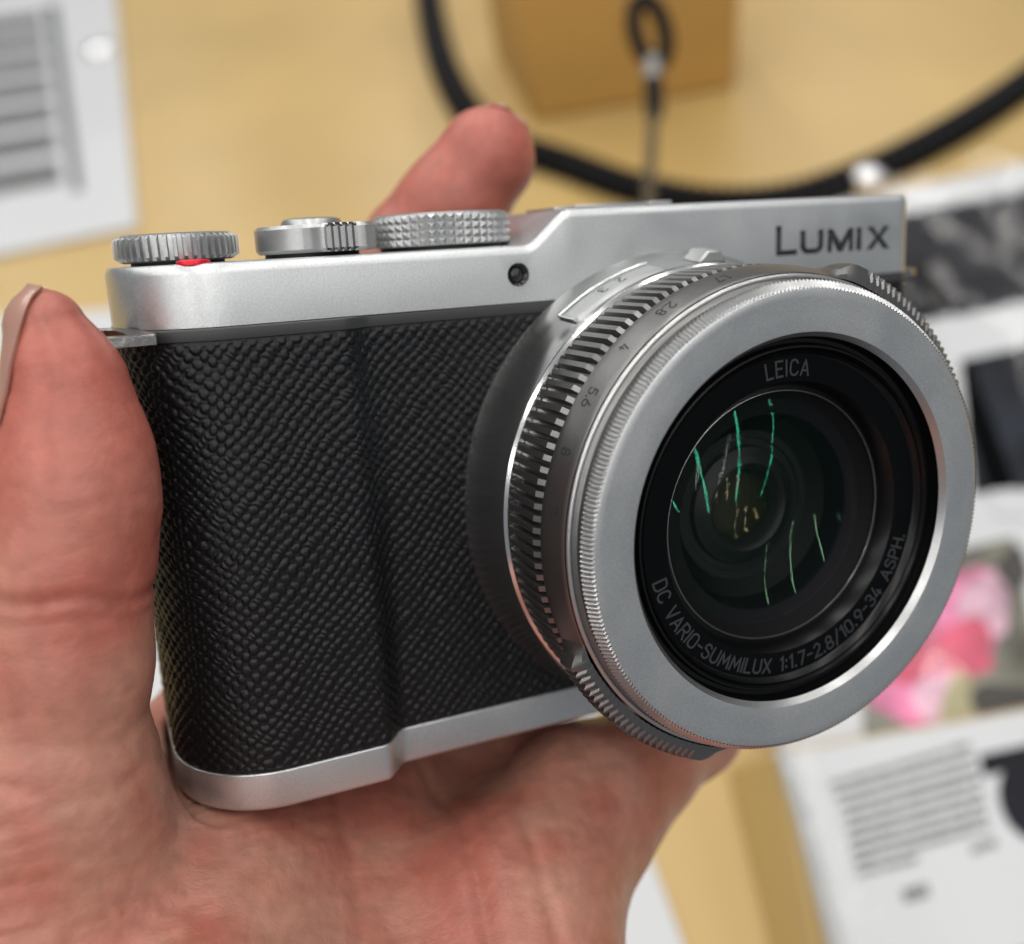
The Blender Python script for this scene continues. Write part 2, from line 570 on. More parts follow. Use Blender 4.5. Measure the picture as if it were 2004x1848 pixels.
# pebbled skin: real bumps on a fine sheet
def skin(name, s0, s1, step, amp):
    k = np.ones(9) / 9                            # soften corner joins of the polyline
    pad = lambda a: np.convolve(np.r_[[a[0]] * 4, a, [a[-1]] * 4], k, 'valid')
    sec = []
    for g in (3.3, 1.5):                          # the grip stands out more towards the bottom
        P = np.array(plan(-0.12, g))
        d = np.r_[0, np.cumsum(np.linalg.norm(np.diff(P, axis=0), axis=1))]
        D = d[-1]
        nS = int(120.0 * (s1 - s0) / step * 1.36)
        T = np.linspace(s0, s1, nS) * D
        x_, y_ = np.interp(T, d, P[:, 0]), np.interp(T, d, P[:, 1])
        if step < 0.3:
            x_, y_ = pad(x_), pad(y_)
        sec.append((x_, y_, outline_normals(np.stack([x_, y_], 1), False)))
        if g == 3.3:
            S = T
    Z = np.arange(ZB1 - 0.25, 25.95, step)
    wz = np.clip((Z - ZB1) / (25.9 - ZB1), 0, 1)
    wz = (wz * 0.7 + 0.3 * wz * wz)[None, :]
    A, B = np.meshgrid(S, Z, indexing='ij')
    pit = 1.22
    wa = (vnoise2(A * 0.16, B * 0.16, 1) - 0.5) * 0.75 + (vnoise2(A * 0.75, B * 0.75, 2) - 0.5) * 0.24
    wb = (vnoise2(A * 0.16, B * 0.16, 3) - 0.5) * 0.75 + (vnoise2(A * 0.75, B * 0.75, 4) - 0.5) * 0.24
    u = (A * 0.66 + B * 0.76) / pit + wa
    w = (A * 0.72 - B * 0.70) / pit + wb
    u = u + 0.28 * (vnoise2(u * 0.8, w * 0.05, 12) - 0.5)      # rows of uneven width
    w = w + 0.28 * (vnoise2(u * 0.05, w * 0.8, 13) - 0.5)
    cell = np.random.default_rng(8).random((512, 512))
    c = cell[np.floor(u).astype(int) % 512, np.floor(w).astype(int) % 512]
    hh = np.sqrt(np.clip(1.06 - np.minimum(1.06, (np.abs(np.cos(math.pi * u)) ** 3.0 + np.abs(np.cos(math.pi * w)) ** 3.0)), 0, 1))
    # some pebbles are pressed into two or four smaller ones
    sp = np.clip((c - 0.86) * 30, 0, 1)
    h2 = (np.abs(np.sin(2 * math.pi * u)) ** 0.6 * np.abs(np.sin(math.pi * w)) ** 0.7) * 0.7
    hh = hh * (1 - sp) + h2 * sp
    hh = np.minimum(hh, 0.62 + 0.30 * hh) * (0.50 + 0.7 * c)
    hh += (vnoise2(A * 5, B * 5, 6) - 0.5) * 0.10
    edge = np.clip((B - Z[0]) / 0.8, 0, 1) * np.clip((Z[-1] - B) / 0.8, 0, 1)
    hh = (hh * edge - (1 - edge) * 0.3) * amp
    mixz = lambda a, b: a[:, None] * (1 - wz) + b[:, None] * wz
    X = mixz(sec[0][0], sec[1][0]) + mixz(sec[0][2][:, 0], sec[1][2][:, 0]) * hh
    Y = mixz(sec[0][1], sec[1][1]) + mixz(sec[0][2][:, 1], sec[1][2][:, 1]) * hh
    V = np.stack([X, Y, B], -1).reshape(-1, 3)
    nr, nc = A.shape
    idx = np.arange(nr * nc).reshape(nr, nc)
    F = np.stack([idx[:-1, :-1], idx[:-1, 1:], idx[1:, 1:], idx[1:, :-1]], -1).reshape(-1, 4)
    return finish(name, V, F, LEATHER, BODY, None, recalc=False)


skin('grip_skin', 0.02, 0.585, 0.12, 0.26)
skin('front_skin', 0.58, 0.99, 0.25, 0.24)


# top plate: rounded sections lofted along x, with the step up to the higher deck
def top_plate():
    rl, rf, rr = 13.0, 1.25, 2.6
    st = [(XL + 0.35 * (1 - math.cos(rad(a)))) for a in ()]
    xs = [XL + rl * (1 - math.cos(rad(a))) for a in np.linspace(3, 90, 34)]
    xs += list(np.arange(-58, -24, 2.0))
    xs += list(np.linspace(-23.5, -12.0, 34))
    xs += list(np.arange(-10, 40.5, 2.5))
    xs += [XR - rr * (1 - math.sin(rad(a))) for a in np.linspace(2, 86, 12)]
    def zt(x):
        # slope between decks, corners rounded by averaging
        f = lambda q: Z1 + (Z2 - Z1) * min(1, max(0, (q + 20.9) / 5.0))
        return sum(f(x + d) for d in np.linspace(-0.9, 0.9, 13)) / 13
    rows = []
    K = 6
    for x in xs:
        y0 = -0.02
        if x < XL + rl:
            y0 += rl - math.sqrt(max(0, rl * rl - (XL + rl - x) ** 2))
        if x > XR - rr:
            y0 += rr - math.sqrt(max(0, rr * rr - (x - XR + rr) ** 2))
        y1 = YB - 0.3
        if x < XL + 6:
            y1 -= 6 - math.sqrt(max(0, 36 - (XL + 6 - x) ** 2))
        if x > XR - 4:
            y1 -= 4 - math.sqrt(max(0, 16 - (x - XR + 4) ** 2))
        z1, z0 = zt(x), ZS + 0.10
        rc = rf
        for dx in (x - XL, XR - x):               # the ends are rounded over as well
            if dx < 1.0:
                z1 -= 1.0 - math.sqrt(max(0.0, 1 - (1 - dx) ** 2))
        q = [(y0 + 0.06, z0), (y0, z0 + 0.06)]
        for i in range(K + 1):
            a = rad(90 * i / K)
            q.append((y0 + rc * (1 - math.cos(a)), z1 - rc * (1 - math.sin(a))))
        for i in range(K + 1):
            a = rad(90 * i / K)
            q.append((y1 - rc * (1 - math.sin(a)), z1 - rc * (1 - math.cos(a))))
        q += [(y1, z0 + 0.06), (y1 - 0.06, z0)]
        rows.append([(x, y, z) for y, z in q])
    # rounded right end
    end = []
    for a in (0,):
        pass
    V = [p for r in rows for p in r]
    n = len(rows[0])
    F = grid_faces(len(rows), n, True)
    F.append(tuple(range(n)))
    F.append(tuple((len(rows) - 1) * n + j for j in range(n))[::-1])
    return V, F


def prism_xz(poly, y0, y1):
    n = len(poly)
    V = [(x, y0, z) for x, z in poly] + [(x, y1, z) for x, z in poly]
    F = [tuple(range(n)), tuple(range(2 * n - 1, n - 1, -1))] + [(i, n + i, n + (i + 1) % n, (i + 1) % n) for i in range(n)]
    return V, F


def lumix_polys():
    b, t, T = 31.0, 34.36, 35.2
    w, h = 0.98, 0.74
    P = []
    P.append([(17.62, b), (21.45, b), (21.45, b + h), (17.62 + w, b + h), (17.62 + w, T), (17.62, T)])
    x0, x1, r = 21.95, 26.2, 1.25
    o = [(x0, t)] + [(x0 + r - r * math.cos(rad(a)), b + r - r * math.sin(rad(a))) for a in (0, 22, 45, 68, 90)]
    o += [(x1 - r + r * math.sin(rad(a)), b + r - r * math.cos(rad(a))) for a in (0, 22, 45, 68, 90)] + [(x1, t), (x1 - w, t)]
    ri = r - 0.76
    o += [(x1 - w - ri + ri * math.cos(rad(a)), b + h + ri - ri * math.sin(rad(a))) for a in (0, 45, 90)]
    o += [(x0 + w + ri - ri * math.sin(rad(a)), b + h + ri - ri * math.cos(rad(a))) for a in (0, 45, 90)] + [(x0 + w, t)]
    P.append(o)
    m0, m1 = 26.95, 31.8
    c = (m0 + m1) / 2
    P.append([(m0, b), (m0 + 0.85, b), (m0 + 0.85, b + 1.9), (c - 0.5, b), (c + 0.5, b), (m1 - 0.85, b + 1.9), (m1 - 0.85, b), (m1, b), (m1, t),
              (m1 - 0.95, t), (c, b + 1.35), (m0 + 0.95, t), (m0, t)])
    P.append([(32.35, b), (33.35, b), (33.35, t), (32.35, t)])
    x0, x1, w2 = 34.25, 38.85, 1.22
    c, zc = (x0 + x1) / 2, (b + t) / 2
    P.append([(x0, b), (x0 + w2, b), (c, zc - 0.48), (x1 - w2, b), (x1, b), (c + 0.64, zc), (x1 - 0.1, t), (x1 - w2 - 0.1, t), (c, zc + 0.48),
              (x0 + w2 + 0.1, t), (x0 + 0.1, t), (c - 0.64, zc)])
    return P


v, f = top_plate()
plate = finish('top_plate', v, f, SILVER, BODY, 30)
LAMP = (-23.15, 30.9)
cut_parts = [prism_xz(p, -1.0, 0.30) for p in lumix_polys()]
cv, cf = lathe([(1.52, -1.0), (1.52, 1.6)], 40)
cv = [(x + LAMP[0], y, z + LAMP[1]) for x, y, z in cv]
cf = cf + [tuple(range(40)), tuple(range(40, 80))[::-1]]
cut_parts.append((cv, cf))
cv, cf = join(cut_parts)
cutter = finish('cutter', cv, cf, SILVER, BODY, None)
md = plate.modifiers.new('cut', 'BOOLEAN')
md.operation = 'DIFFERENCE'
md.solver = 'EXACT'
md.object = cutter
bpy.context.view_layer.update()
dg = bpy.context.evaluated_depsgraph_get()
nm = bpy.data.meshes.new_from_object(plate.evaluated_get(dg))
plate.modifiers.clear()
plate.data = nm
bpy.data.objects.remove(cutter)
nm.polygons.foreach_set('use_smooth', [True] * len(nm.polygons))
nm.set_sharp_from_angle(angle=rad(30))
# ink at the bottom of the engraving
parts = [prism_xz([(x, z) for x, z in p], 0.22, 0.6) for p in lumix_polys()]
v, f = join(parts)
finish('engraved_lettering', v, f, INK, plate, None)
# focus assist lamp in its hole
v, f = lathe([(1.50, 0.35), (1.2, 0.5), (1.0, 0.72), (0.98, 0.55), (0.7, 0.36), (0.35, 0.26), (0.02, 0.24)], 40)
o = finish('assist_lamp', [(x + LAMP[0], y, z + LAMP[1]) for x, y, z in v], f, mat('lamp_window', (0.02, 0.022, 0.022), 0.12), BODY, 50)

# exposure dial at the left: broad trapezoid flutes, chamfered rims
DX, DY = -63.75, 12.4
pr = [(0.02, 38.35, 0), (6.35, 38.35, 0), (6.85, 38.15, 0.0), (6.9, 37.75, 0.58), (6.9, 35.6, 0.58), (6.85, 35.2, 0.0), (6.4, 35.0, 0), (0.02, 35.0, 0)]
v, f = gear(pr, 42, [(0.0, 0), (0.50, 0), (0.58, 1), (0.92, 1)], (DX, DY, 0), 'z', closed=False)
finish('exposure_dial', v, f, SILVER_DIAL, BODY, 25)
v, f = lathe([(5.6, 34.5), (5.6, 35.4)], 64, (DX, DY, 0), 'z')
finish('dial_shaft', v, f, BLACK, BODY)
# record button
v, f = lathe([(0.02, 35.12), (1.3, 35.14), (1.8, 35.06), (1.95, 34.9), (1.95, 34.5)], 40, (-63.0, 3.0, 0), 'z')
finish('record_button', v, f, RED, BODY, 60)

# zoom lever round the shutter button
def lever():
    cx, cy, r = -47.0, 11.0, 7.3
    P = []
    # thumb tab with ribs, facing the viewer
    P += arc(cx, cy, r, 330, 360, 6) + arc(cx, cy, r, 8, 180, 30) + arc(cx, cy, r, 186, 248, 14)
    a0 = P[-1]
    P += [(-49.6, 4.1), (-49.0, 3.7), (-48.5, 3.2), (-48.1, 2.6), (-47.75, 2.35)]
    x = -47.45
    for k in range(5):
        P += [(x, 2.30), (x + 0.16, 1.72), (x + 0.5, 1.72), (x + 0.66, 2.30)]
        x += 0.86
    P += [(-42.9, 2.2), (-42.3, 2.25), (-41.2, 2.9), (-40.4, 4.4), (-40.0, 6.0)]
    return P


P = lever()
v, f = slab(P, 35.15, 38.55, 0.45, 0.45, 1)
lev = finish('zoom_lever', v, f, SILVER_DIAL, BODY, 25)
v, f = lathe([(0.02, 39.55), (3.0, 39.5), (3.6, 39.3), (3.8, 39.0), (3.9, 38.4)], 48, (-47.0, 11.0, 0), 'z')
finish('shutter_button', v, f, SILVER_DIAL, lev, 30)
v, f = lathe([(6.0, 34.4), (6.0, 35.4)], 64, (-47.2, 11.0, 0), 'z')
finish('lever_shaft', v, f, BLACK, BODY)


# mode dial: four rows of small pyramids
def pyramid_dial(cx, cy, r, z0, z1, n, rows, h):
    V, F = [], []
    dz = (z1 - z0) / rows
    for i in range(rows + 1):
        for k in range(n):
            a = 2 * math.pi * k / n
            V.append((cx + r * math.cos(a), cy + r * math.sin(a), z0 + i * dz))
    for i in range(rows):
        for k in range(n):
            a = 2 * math.pi * (k + 0.5) / n
            t = len(V)
            V.append((cx + (r + h) * math.cos(a), cy + (r + h) * math.sin(a), z0 + (i + 0.5) * dz))
            k2 = (k + 1) % n
            q = [i * n + k, i * n + k2, (i + 1) * n + k2, (i + 1) * n + k]
            for j in range(4):
                F.append((q[j], q[(j + 1) % 4], t))
    b = len(V)
    for rr, zz in ((r - 0.5, z1 + 0.25), (0.02, z1 + 0.3), (r - 0.3, z0 - 0.1)):
        V += [(cx + rr * math.cos(2 * math.pi * k / n), cy + rr * math.sin(2 * math.pi * k / n), zz) for k in range(n)]
    for k in range(n):
        k2 = (k + 1) % n
        F.append((rows * n + k, rows * n + k2, b + k2, b + k))
        F.append((b + k, b + k2, b + n + k2, b + n + k))
        F.append((k2, k, b + 2 * n + k, b + 2 * n + k2))
    return V, F


v, f = pyramid_dial(-28.9, 12.6, 9.15, 35.2, 39.15, 48, 4, 0.45)
finish('mode_dial', v, f, SILVER_DIAL, BODY, 15)
v, f = lathe([(8.4, 34.4), (8.4, 35.3)], 64, (-28.9, 12.6, 0), 'z')
finish('dial_base', v, f, BLACK, BODY)
v, f = lathe([(0.02, 38.2), (3.4, 38.2), (3.8, 37.8), (3.8, 34.4)], 48, (-19.4, 21.5, 0), 'z')
finish('rear_dial', v, f, BLACKSAT, BODY, 40)

# accessory shoe on the high deck
v, f = join([boxmm(-12.2, -8.8, 11, 21, 38.95, 39.55), boxmm(-8.7, 3.2, 11.5, 22, 38.95, 39.75), boxmm(3.3, 7.2, 11, 22, 38.95, 39.85)])
finish('accessory_shoe', v, f, SILVER_DIAL, BODY, 30, bevel=0.15)

# strap lugs
def lug(x0, x1, flip=1):
    def ring(pts, r):
        return pts
    O = []
    # outer plan of the eyelet (counter-clockwise seen from above)
    O = [(-68.3, -0.9), (-68.3, 0.8)] + arc(-71.0, 8.0, 3.0, 60, 120, 6)[::1] + arc(-74.6, 5.2, 2.8, 110, 200, 8) + arc(-74.2, 2.3, 3.1, 190, 262, 8) + [(-71.0, -0.88)]
    return O


outer = [(-68.4, -0.62), (-68.4, 0.9), (-69.2, 3.2), (-70.6, 6.0), (-72.4, 8.6), (-74.2, 9.0)] + arc(-74.4, 5.6, 3.3, 105, 182, 8) + arc(-74.7, 2.4, 3.0, 182, 262, 9) + [(-73.0, -0.62), (-70.5, -0.66)]
inner = [(-71.2, 1.0), (-71.6, 3.0), (-72.4, 5.6), (-73.6, 7.0)] + arc(-74.6, 5.2, 1.4, 110, 180, 6) + arc(-74.5, 2.6, 1.5, 180, 265, 7) + [(-73.2, 0.95), (-72.0, 0.9)]


def holed(outer, inner, z0, z1):
    from mathutils.geometry import tessellate_polygon
    po = [Vector((x, y, 0)) for x, y in outer]
    pi_ = [Vector((x, y, 0)) for x, y in inner]
    tri = tessellate_polygon([po, pi_])
    allp = outer + inner
    n = len(allp)
    V = [(x, y, z0) for x, y in allp] + [(x, y, z1) for x, y in allp]
    F = [t for t in tri] + [tuple(i + n for i in t)[::-1] for t in tri]
    for a, b in ((0, len(outer)), (len(outer), n)):
        L = b - a
        for i in range(L):
            p, q = a + i, a + (i + 1) % L
            F.append((p, q, n + q, n + p))
    return V, F


v, f = holed(outer, inner, 25.95, 27.1)
v = [(x, y, z + 0.07 * (y + 0.6)) for x, y, z in v]
finish('strap_lug', v, f, STEEL, BODY, 30, bevel=0.12)
v, f = holed([(-x - 28.4, y + 4) for x, y in outer][::-1], [(-x - 28.4, y + 4) for x, y in inner][::-1], 26.4, 27.4)
finish('strap_lug', v, f, STEEL, BODY, 30, bevel=0.12)

# ------------------------------------------------------------------ lens
v, f = lathe([(32.9, 0.6), (32.6, -0.15), (32.35, -0.5), (31.7, -3.0), (31.35, -6.0), (31.05, -8.6), (30.9, -9.0)], 240)
LENS = finish('lens', v, f, COLLAR_DARKREFL, BODY, 40)
v, f = lathe([(30.95, -8.9), (30.98, -9.25), (30.6, -9.6), (29.6, -9.65)], 240)
finish('chamfer_ring', v, f, BRIGHT, LENS, 20)

# zoom ring: 132 ribs with faceted ends
pr = [(29.7, -9.9, 0.0), (29.8, -9.95, 0.4), (29.9, -10.6, 0.95), (29.9, -17.7, 0.95), (29.85, -18.7, 0.10), (29.2, -18.9, 0)]
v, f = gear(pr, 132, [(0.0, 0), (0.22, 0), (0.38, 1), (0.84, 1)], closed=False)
finish('zoom_ring', v, f, SILVER_DARKREFL, LENS, 18)

# aperture ring, its two serrated tabs and the bright bead in front
v, f = lathe([(29.0, -18.85), (30.15, -18.95), (30.62, -19.6)], 240)
finish('fluted_edge', v, f, BRIGHT, LENS, 20)


def aperture_ring():
    n = 1440
    prof = [(30.62, -19.6, 0.0), (30.8, -19.75, 0.05), (30.8, -20.0, 0.45), (30.65, -20.7, 1.0), (30.3, -22.3, 1.0), (30.05, -23.2, 0.92), (29.9, -23.85, 0.45), (29.8, -24.0, 0.08)]
    V = []
    for r, y, w in prof:
        for i in range(n):
            a = 360.0 * i / n
            ext = 0.0
            for a0 in (77.0, 257.0):                 # tab runs 50 degrees clockwise from a0
                d = (a0 - a) % 360
                if d < 56:
                    if d < 9:
                        t = d / 9
                        e = t * t * (3 - 2 * t)
                    elif d > 52:
                        e = (56 - d) / 4
                    else:
                        e = 1.0
                    if 11 < d < 51:
                        ph = ((d - 11) / 1.9) % 1
                        e -= 0.22 if ph > 0.62 else (0.0 if ph > 0.12 and ph < 0.5 else 0.11)
                    ext = max(ext, e)
            # the tab levels the sloping front up to a constant radius
            q = r + ext * w * max(0.0, 32.5 - r)
            V.append((q * math.cos(rad(a)), y, q * math.sin(rad(a))))
    return V, grid_faces(len(prof), n, True)


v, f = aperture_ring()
AP = finish('aperture_ring', v, f, SILVER_DARKREFL, LENS, 28)
bead = [(29.38 + 0.36 * math.cos(rad(a)), -24.2 - 0.36 * math.sin(rad(a))) for a in (-60, -20, 10, 40, 70, 100, 130, 160)]
v, f = lathe(bead, 240)
finish('bead_ring', v, f, SILVER_RING, LENS, 60)
neck = [(29.25, -24.4), (28.8, -24.55), (28.6, -24.7), (28.58, -25.4), (28.66, -26.25)]
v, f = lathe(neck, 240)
finish('neck_ring', v, f, SILVER_DARKREFL, LENS, 50)


def cone_place(a_mid, half, r_at, y_of):
    """letters read from behind: top of each letter towards the front, text runs clockwise seen from the front"""
    def place(x, y, k):
        a = rad(a_mid) + (x - half) / 30.5
        yy, rr = y_of(y)
        rr += 0.012 + k
        return (rr * math.cos(a), yy, rr * math.sin(a))
    return place


def ap_surface(y):
    t = y
    yy = -21.15 - t * 0.97
    rr = 30.65 - (-20.7 - yy) * (30.65 - 29.95) / (23.85 - 20.7)
    return yy, rr + 0.01


T_AP = []
for txt, a in (('1.7', 103.0), ('2.8', 118.6), ('4', 131.5), ('5.6', 144.6), ('8', 157.2), ('11', 169.8)):
    runs, wdt = glyph_run(txt, 1.4)
    u = 0.235
    T_AP.append(strokes(runs, u, 0.22, cone_place(a, wdt * u / 2, None, ap_surface)))
v, f = join(T_AP)
finish('aperture_numbers', v, f, INK, AP, None, recalc=False)

# aspect-ratio window and its lever, on the collar behind the zoom ring
def pad_collar(a0, a1, y0, y1, r0, n=40, h=0.30):
    rows = []
    ring = []
    for t in np.linspace(0, 1, n):
        ring.append((a0 + (a1 - a0) * t, y0))
    for t in np.linspace(0, 1, 8):
        ring.append((a1, y0 + (y1 - y0) * t))
    for t in np.linspace(0, 1, n):
        ring.append((a1 + (a0 - a1) * t, y1))
    for t in np.linspace(0, 1, 8):
        ring.append((a0, y1 + (y0 - y1) * t))
    return ring


def collar_r(y):
    return float(np.interp(-y, [0.15, 0.5, 3, 6, 8.6, 9.0], [32.6, 32.35, 31.7, 31.35, 31.05, 30.9]))


def collar_pt(a, y, h):
    r = collar_r(y) + h
    return (r * math.cos(rad(a)), y, r * math.sin(rad(a)))


na, ny = 60, 8
V = []
for i in range(na):
    for j in range(ny):
        a = 127 - 26 * i / (na - 1)
        y = -3.6 - 4.6 * j / (ny - 1)
        e = 0.0 if i in (0, na - 1) or j in (0, ny - 1) else 0.22
        V.append(collar_pt(a, y, e + 0.01))
finish('ratio_window', V, grid_faces(na, ny), SILVER_DIAL, LENS, 30)
rim = [collar_pt(127.2 - 26.4 * t, -3.45, 0.28) for t in np.linspace(0, 1, 40)]
rim = [collar_pt(127.2, -7.6 + 4.15 * t, 0.28) for t in np.linspace(0, 0.97, 6)] + rim
v, f = tube(rim, 0.20, 8)
finish('window_rim', v, f, BRIGHT, LENS, 60)
runs, wdt = glyph_run('2 3', 2.6)


def ratio_place(x, y, k):
    a = 118.8 - (wdt * 0.22 - x) / 31.5 * 57.3 + 0
    return collar_pt(110.0 + x / 31.5 * 57.3, -4.8 - y, 0.25 + k)


v, f = strokes(runs, 0.27, 0.22, ratio_place)
finish('ratio_marks', v, f, INK, LENS, None, recalc=False)
# lever knob: small wedge
ka = 87.3
V = []
for a, h in ((ka - 3.6, 0.0), (ka - 1.6, 1.5), (ka + 1.8, 1.5), (ka + 4.6, 0.0)):
    for y in (-4.2, -8.2):
        V.append(collar_pt(a, y, h))
F = [(0, 1, 3, 2), (2, 3, 5, 4), (4, 5, 7, 6), (0, 2, 4, 6), (1, 7, 5, 3), (0, 6, 7, 1)]
finish('ratio_lever', V, F, SILVER_DIAL, LENS, 30, bevel=0.25)

# front control ring: fine knurl, flat face, bright inner chamfer
pr = [(28.55, -26.15, 0.0), (28.72, -26.2, 0.36), (28.68, -26.4, 0.42), (28.05, -27.6, 0.40), (27.9, -27.80, 0.30)]
v, f = gear(pr, 330, [(0.0, 0.0), (0.5, 1.0)], closed=False)
FR = finish('control_ring', v, f, SILVER_RING, LENS, 10)
v, f = lathe([(28.05, -27.76), (27.9, -27.83), (27.0, -27.84), (25.0, -27.84), (23.3, -27.84), (23.12, -27.80)], 240)
finish('front_face', v, f, SILVER, FR, 30)
v, f = lathe([(23.12, -27.80), (22.72, -27.25), (22.55, -27.0)], 240)
finish('inner_chamfer', v, f, SILVER_RING, FR, 30)
th = [(22.55, -27.0), (22.5, -26.2), (22.2, -25.6), (21.75, -25.55), (21.6, -25.9), (21.45, -26.15), (21.2, -26.2), (21.05, -25.9), (20.9, -25.55), (20.75, -25.75),
      (20.6, -25.5), (20.45, -25.3), (20.35, -25.15), (20.2, -25.02)]
v, f = lathe(th, 240)
finish('filter_thread', v, f, BLACKSAT, LENS, 25)
v, f = lathe([(20.25, -24.98), (20.1, -25.0), (17.2, -25.0), (17.08, -24.97)], 240)
NR = finish('name_ring', v, f, NAMEB, LENS, 30)
v, f = lathe([(17.08, -24.97), (16.9, -24.7), (15.95, -23.0), (15.9, -22.7)], 240)
finish('lens_bezel', v, f, BLACKSAT, LENS, 40)


def ring_text(txt, a_mid, r_mid, u, outward, gap=1.25, width=0.27):
    runs, wdt = glyph_run(txt, gap)
    L = wdt * u
    def place(x, y, k):
        if outward:                                # tops away from the centre, clockwise
            a = rad(a_mid) - (x - L / 2) / r_mid
            r = r_mid + (y - 3 * u)
        else:                                      # tops to the centre, counter-clockwise
            a = rad(a_mid) + (x - L / 2) / r_mid
            r = r_mid - (y - 3 * u)
        return (r * math.cos(a), -25.012 - k * 0.5, r * math.sin(a))
    return strokes(runs, u, width, place, 0.002)


u = 0.297
v1 = ring_text('LEICA', 89.8, 18.75, 0.305, True, 1.75)
t2 = 'DC VARIO-SUMMILUX 1:1.7-2.8/10.9-34 ASPH.'
runs, wdt = glyph_run(t2, 1.3)
need = rad(-15.0 + 166.2) * 18.75
g = 1.3 + (need / u - wdt) / (len(t2) - 1)
v2 = ring_text(t2, (-15.0 - 166.2) / 2, 18.75, u, False, g)
finish('lettering', *v1, GREYINK, NR, None, recalc=False)
finish('lettering', *v2, GREYINK, NR, None, recalc=False)



# glass: shallow domes and the dark barrel behind them
def dome(R, edge_r, y_edge, convex=True, n=512, k=90):
    amax = math.asin(edge_r / R)
    prof = []
    for i in range(k + 1):
        a = amax * (1 - i / k)
        sag = R * math.cos(a) - R * math.cos(amax)
        prof.append((max(R * math.sin(a), 0.01), y_edge - sag if convex else y_edge + sag))
    return lathe(prof, n)


v, f = dome(27.0, 15.85, -22.9)
finish('front_element', v, f, GLASS_A, LENS, None)
v, f = lathe([(15.98, -22.95), (15.9, -23.12), (15.74, -23.15), (15.66, -22.98)], 240)
finish('glass_rim', v, f, mat('rim_grey', (0.20, 0.20, 0.20), 0.25, 0.8), LENS, 60)
v, f = lathe([(15.9, -22.6), (14.6, -21.6), (12.7, -20.9), (12.6, -20.6)], 160)
finish('element_mount', v, f, mat('mount_grey', (0.0055, 0.0058, 0.006), 0.5, **{'Specular IOR Level': 0.08}), LENS, 40)
v, f = dome(20.0, 12.6, -20.7, False)
finish('second_element', v, f, GLASS_B, LENS, None)
v, f = lathe([(12.6, -20.6), (12.0, -17.6), (10.6, -16.6), (9.9, -16.3)], 160)
finish('barrel_wall', v, f, PITCHB, LENS, 40)
v, f = lathe([(9.9, -16.3), (9.0, -16.25), (8.8, -15.9), (8.0, -15.9), (7.7, -16.5), (6.7, -16.9), (6.3, -17.3), (5.8, -17.4), (5.4, -17.1), (5.1, -16.4), (4.85, -15.6)], 160)
finish('inner_barrel', v, f, mat('barrel_grey', (0.0060, 0.0064, 0.0066), 0.42, **{'Specular IOR Level': 0.2}), LENS, 40)
v, f = dome(26.0, 9.8, -16.35)
finish('third_element', v, f, GLASS_C, LENS, None)
v, f = dome(9.0, 4.85, -15.6)
finish('rear_element', v, f, GLASS_D, LENS, None)
v, f = dome(8.0, 4.8, -14.4, False)
finish('rear_element', v, f, GLASS_D, LENS, None)
v, f = lathe([(4.85, -15.6), (4.7, -11.5), (0.02, -11.5)], 64)
finish('iris', v, f, mat('iris_brown', (0.006, 0.005, 0.003), 0.5, **{'Specular IOR Level': 0.2}), LENS, 40)

# ================================================================== the hand
def rcone(p, a, b, ra, rb):
    """distance to a cone with round ends"""
    a, b = np.asarray(a, np.float32), np.asarray(b, np.float32)
    ba = b - a
    t = np.clip(((p - a) @ ba) / np.dot(ba, ba), 0, 1)
    q = p - a - t[:, None] * ba
    return np.sqrt((q * q).sum(1)) - (ra + (rb - ra) * t)


def smin(a, b, k):
    h = np.clip(0.5 + 0.5 * (b - a) / k, 0, 1)
    return b + (a - b) * h - k * h * (1 - h)


def chain(p, pts, k=2.0):
    d = None
    for (a, ra), (b, rb) in zip(pts[:-1], pts[1:]):
        q = rcone(p, a, b, ra, rb)
        d = q if d is None else smin(d, q, k)
    return d


THUMB = [(bp(92, 640, 110.5), 4.1), (bp(133, 752, 111.2), 5.8), (bp(150, 880, 112), 7.8), (bp(151, 980, 112), 8.4), (bp(128, 1120, 112), 8.9), (bp(124, 1290, 113), 9.2),
         (bp(80, 1530, 115), 11.5), (bp(10, 1830, 116), 15.5), (bp(60, 2300, 112), 19.0)]
INDEX = [((-58, 38, -32), 11.5), ((-42, 46, 8), 9.4), (bp(812, 490, 169), 8.3), (bp(884, 404, 166), 8.2), (bp(952, 314, 164), 8.1)]
MIDDLE = [((-38, 37, -44), 11.5), ((-24, 48, -2), 9.6), ((-12, 46, 16), 8.6), ((2, 38, 24), 7.6)]
RING = [((-20, 27, -53), 11.0), ((-4, 48, -22), 9.2), ((8, 48, -2), 8.2), ((20, 38, 8), 7.2)]
LITTLE = [(bp(1155, 1560, 158), 11.2), (bp(1250, 1500, 165), 9.0), (bp(1350, 1415, 175), 8.6), ((22, 36, -34), 8.0), ((27, 42, -16), 7.0), ((30, 37, -2), 6.2)]
WR_R, WR_U = (-90, -40, -72), (-52, -62, -92)
PALM = [
    [((-80, -28, -58), 18.0), ((-58, 38, -38), 11.5)],
    [((-66, -30, -70), 18.0), ((-38, 37, -48), 11.5)],
    [((-56, -38, -78), 17.0), ((-20, 27, -56), 11.0)],
    [((-44, -44, -84), 17.0), (bp(1000, 1800, 142), 14.5), (bp(1155, 1565, 158), 11.4)],
    [((-92, -60, -70), 24.0), ((-80, -28, -58), 19.0)],
    [((-56, -70, -92), 24.0), ((-44, -44, -84), 17.0)],
    [((-92, -60, -70), 24.0), ((-56, -70, -92), 24.0)],
    [(bp(190, 1740, 123), 11.0), (bp(420, 1850, 131), 12.0), (bp(600, 1690, 148), 10.5)],
    [(bp(85, 1560, 116), 11.0), (bp(215, 1560, 140), 7.0), ((-62, 36, -38), 9.5)],
]


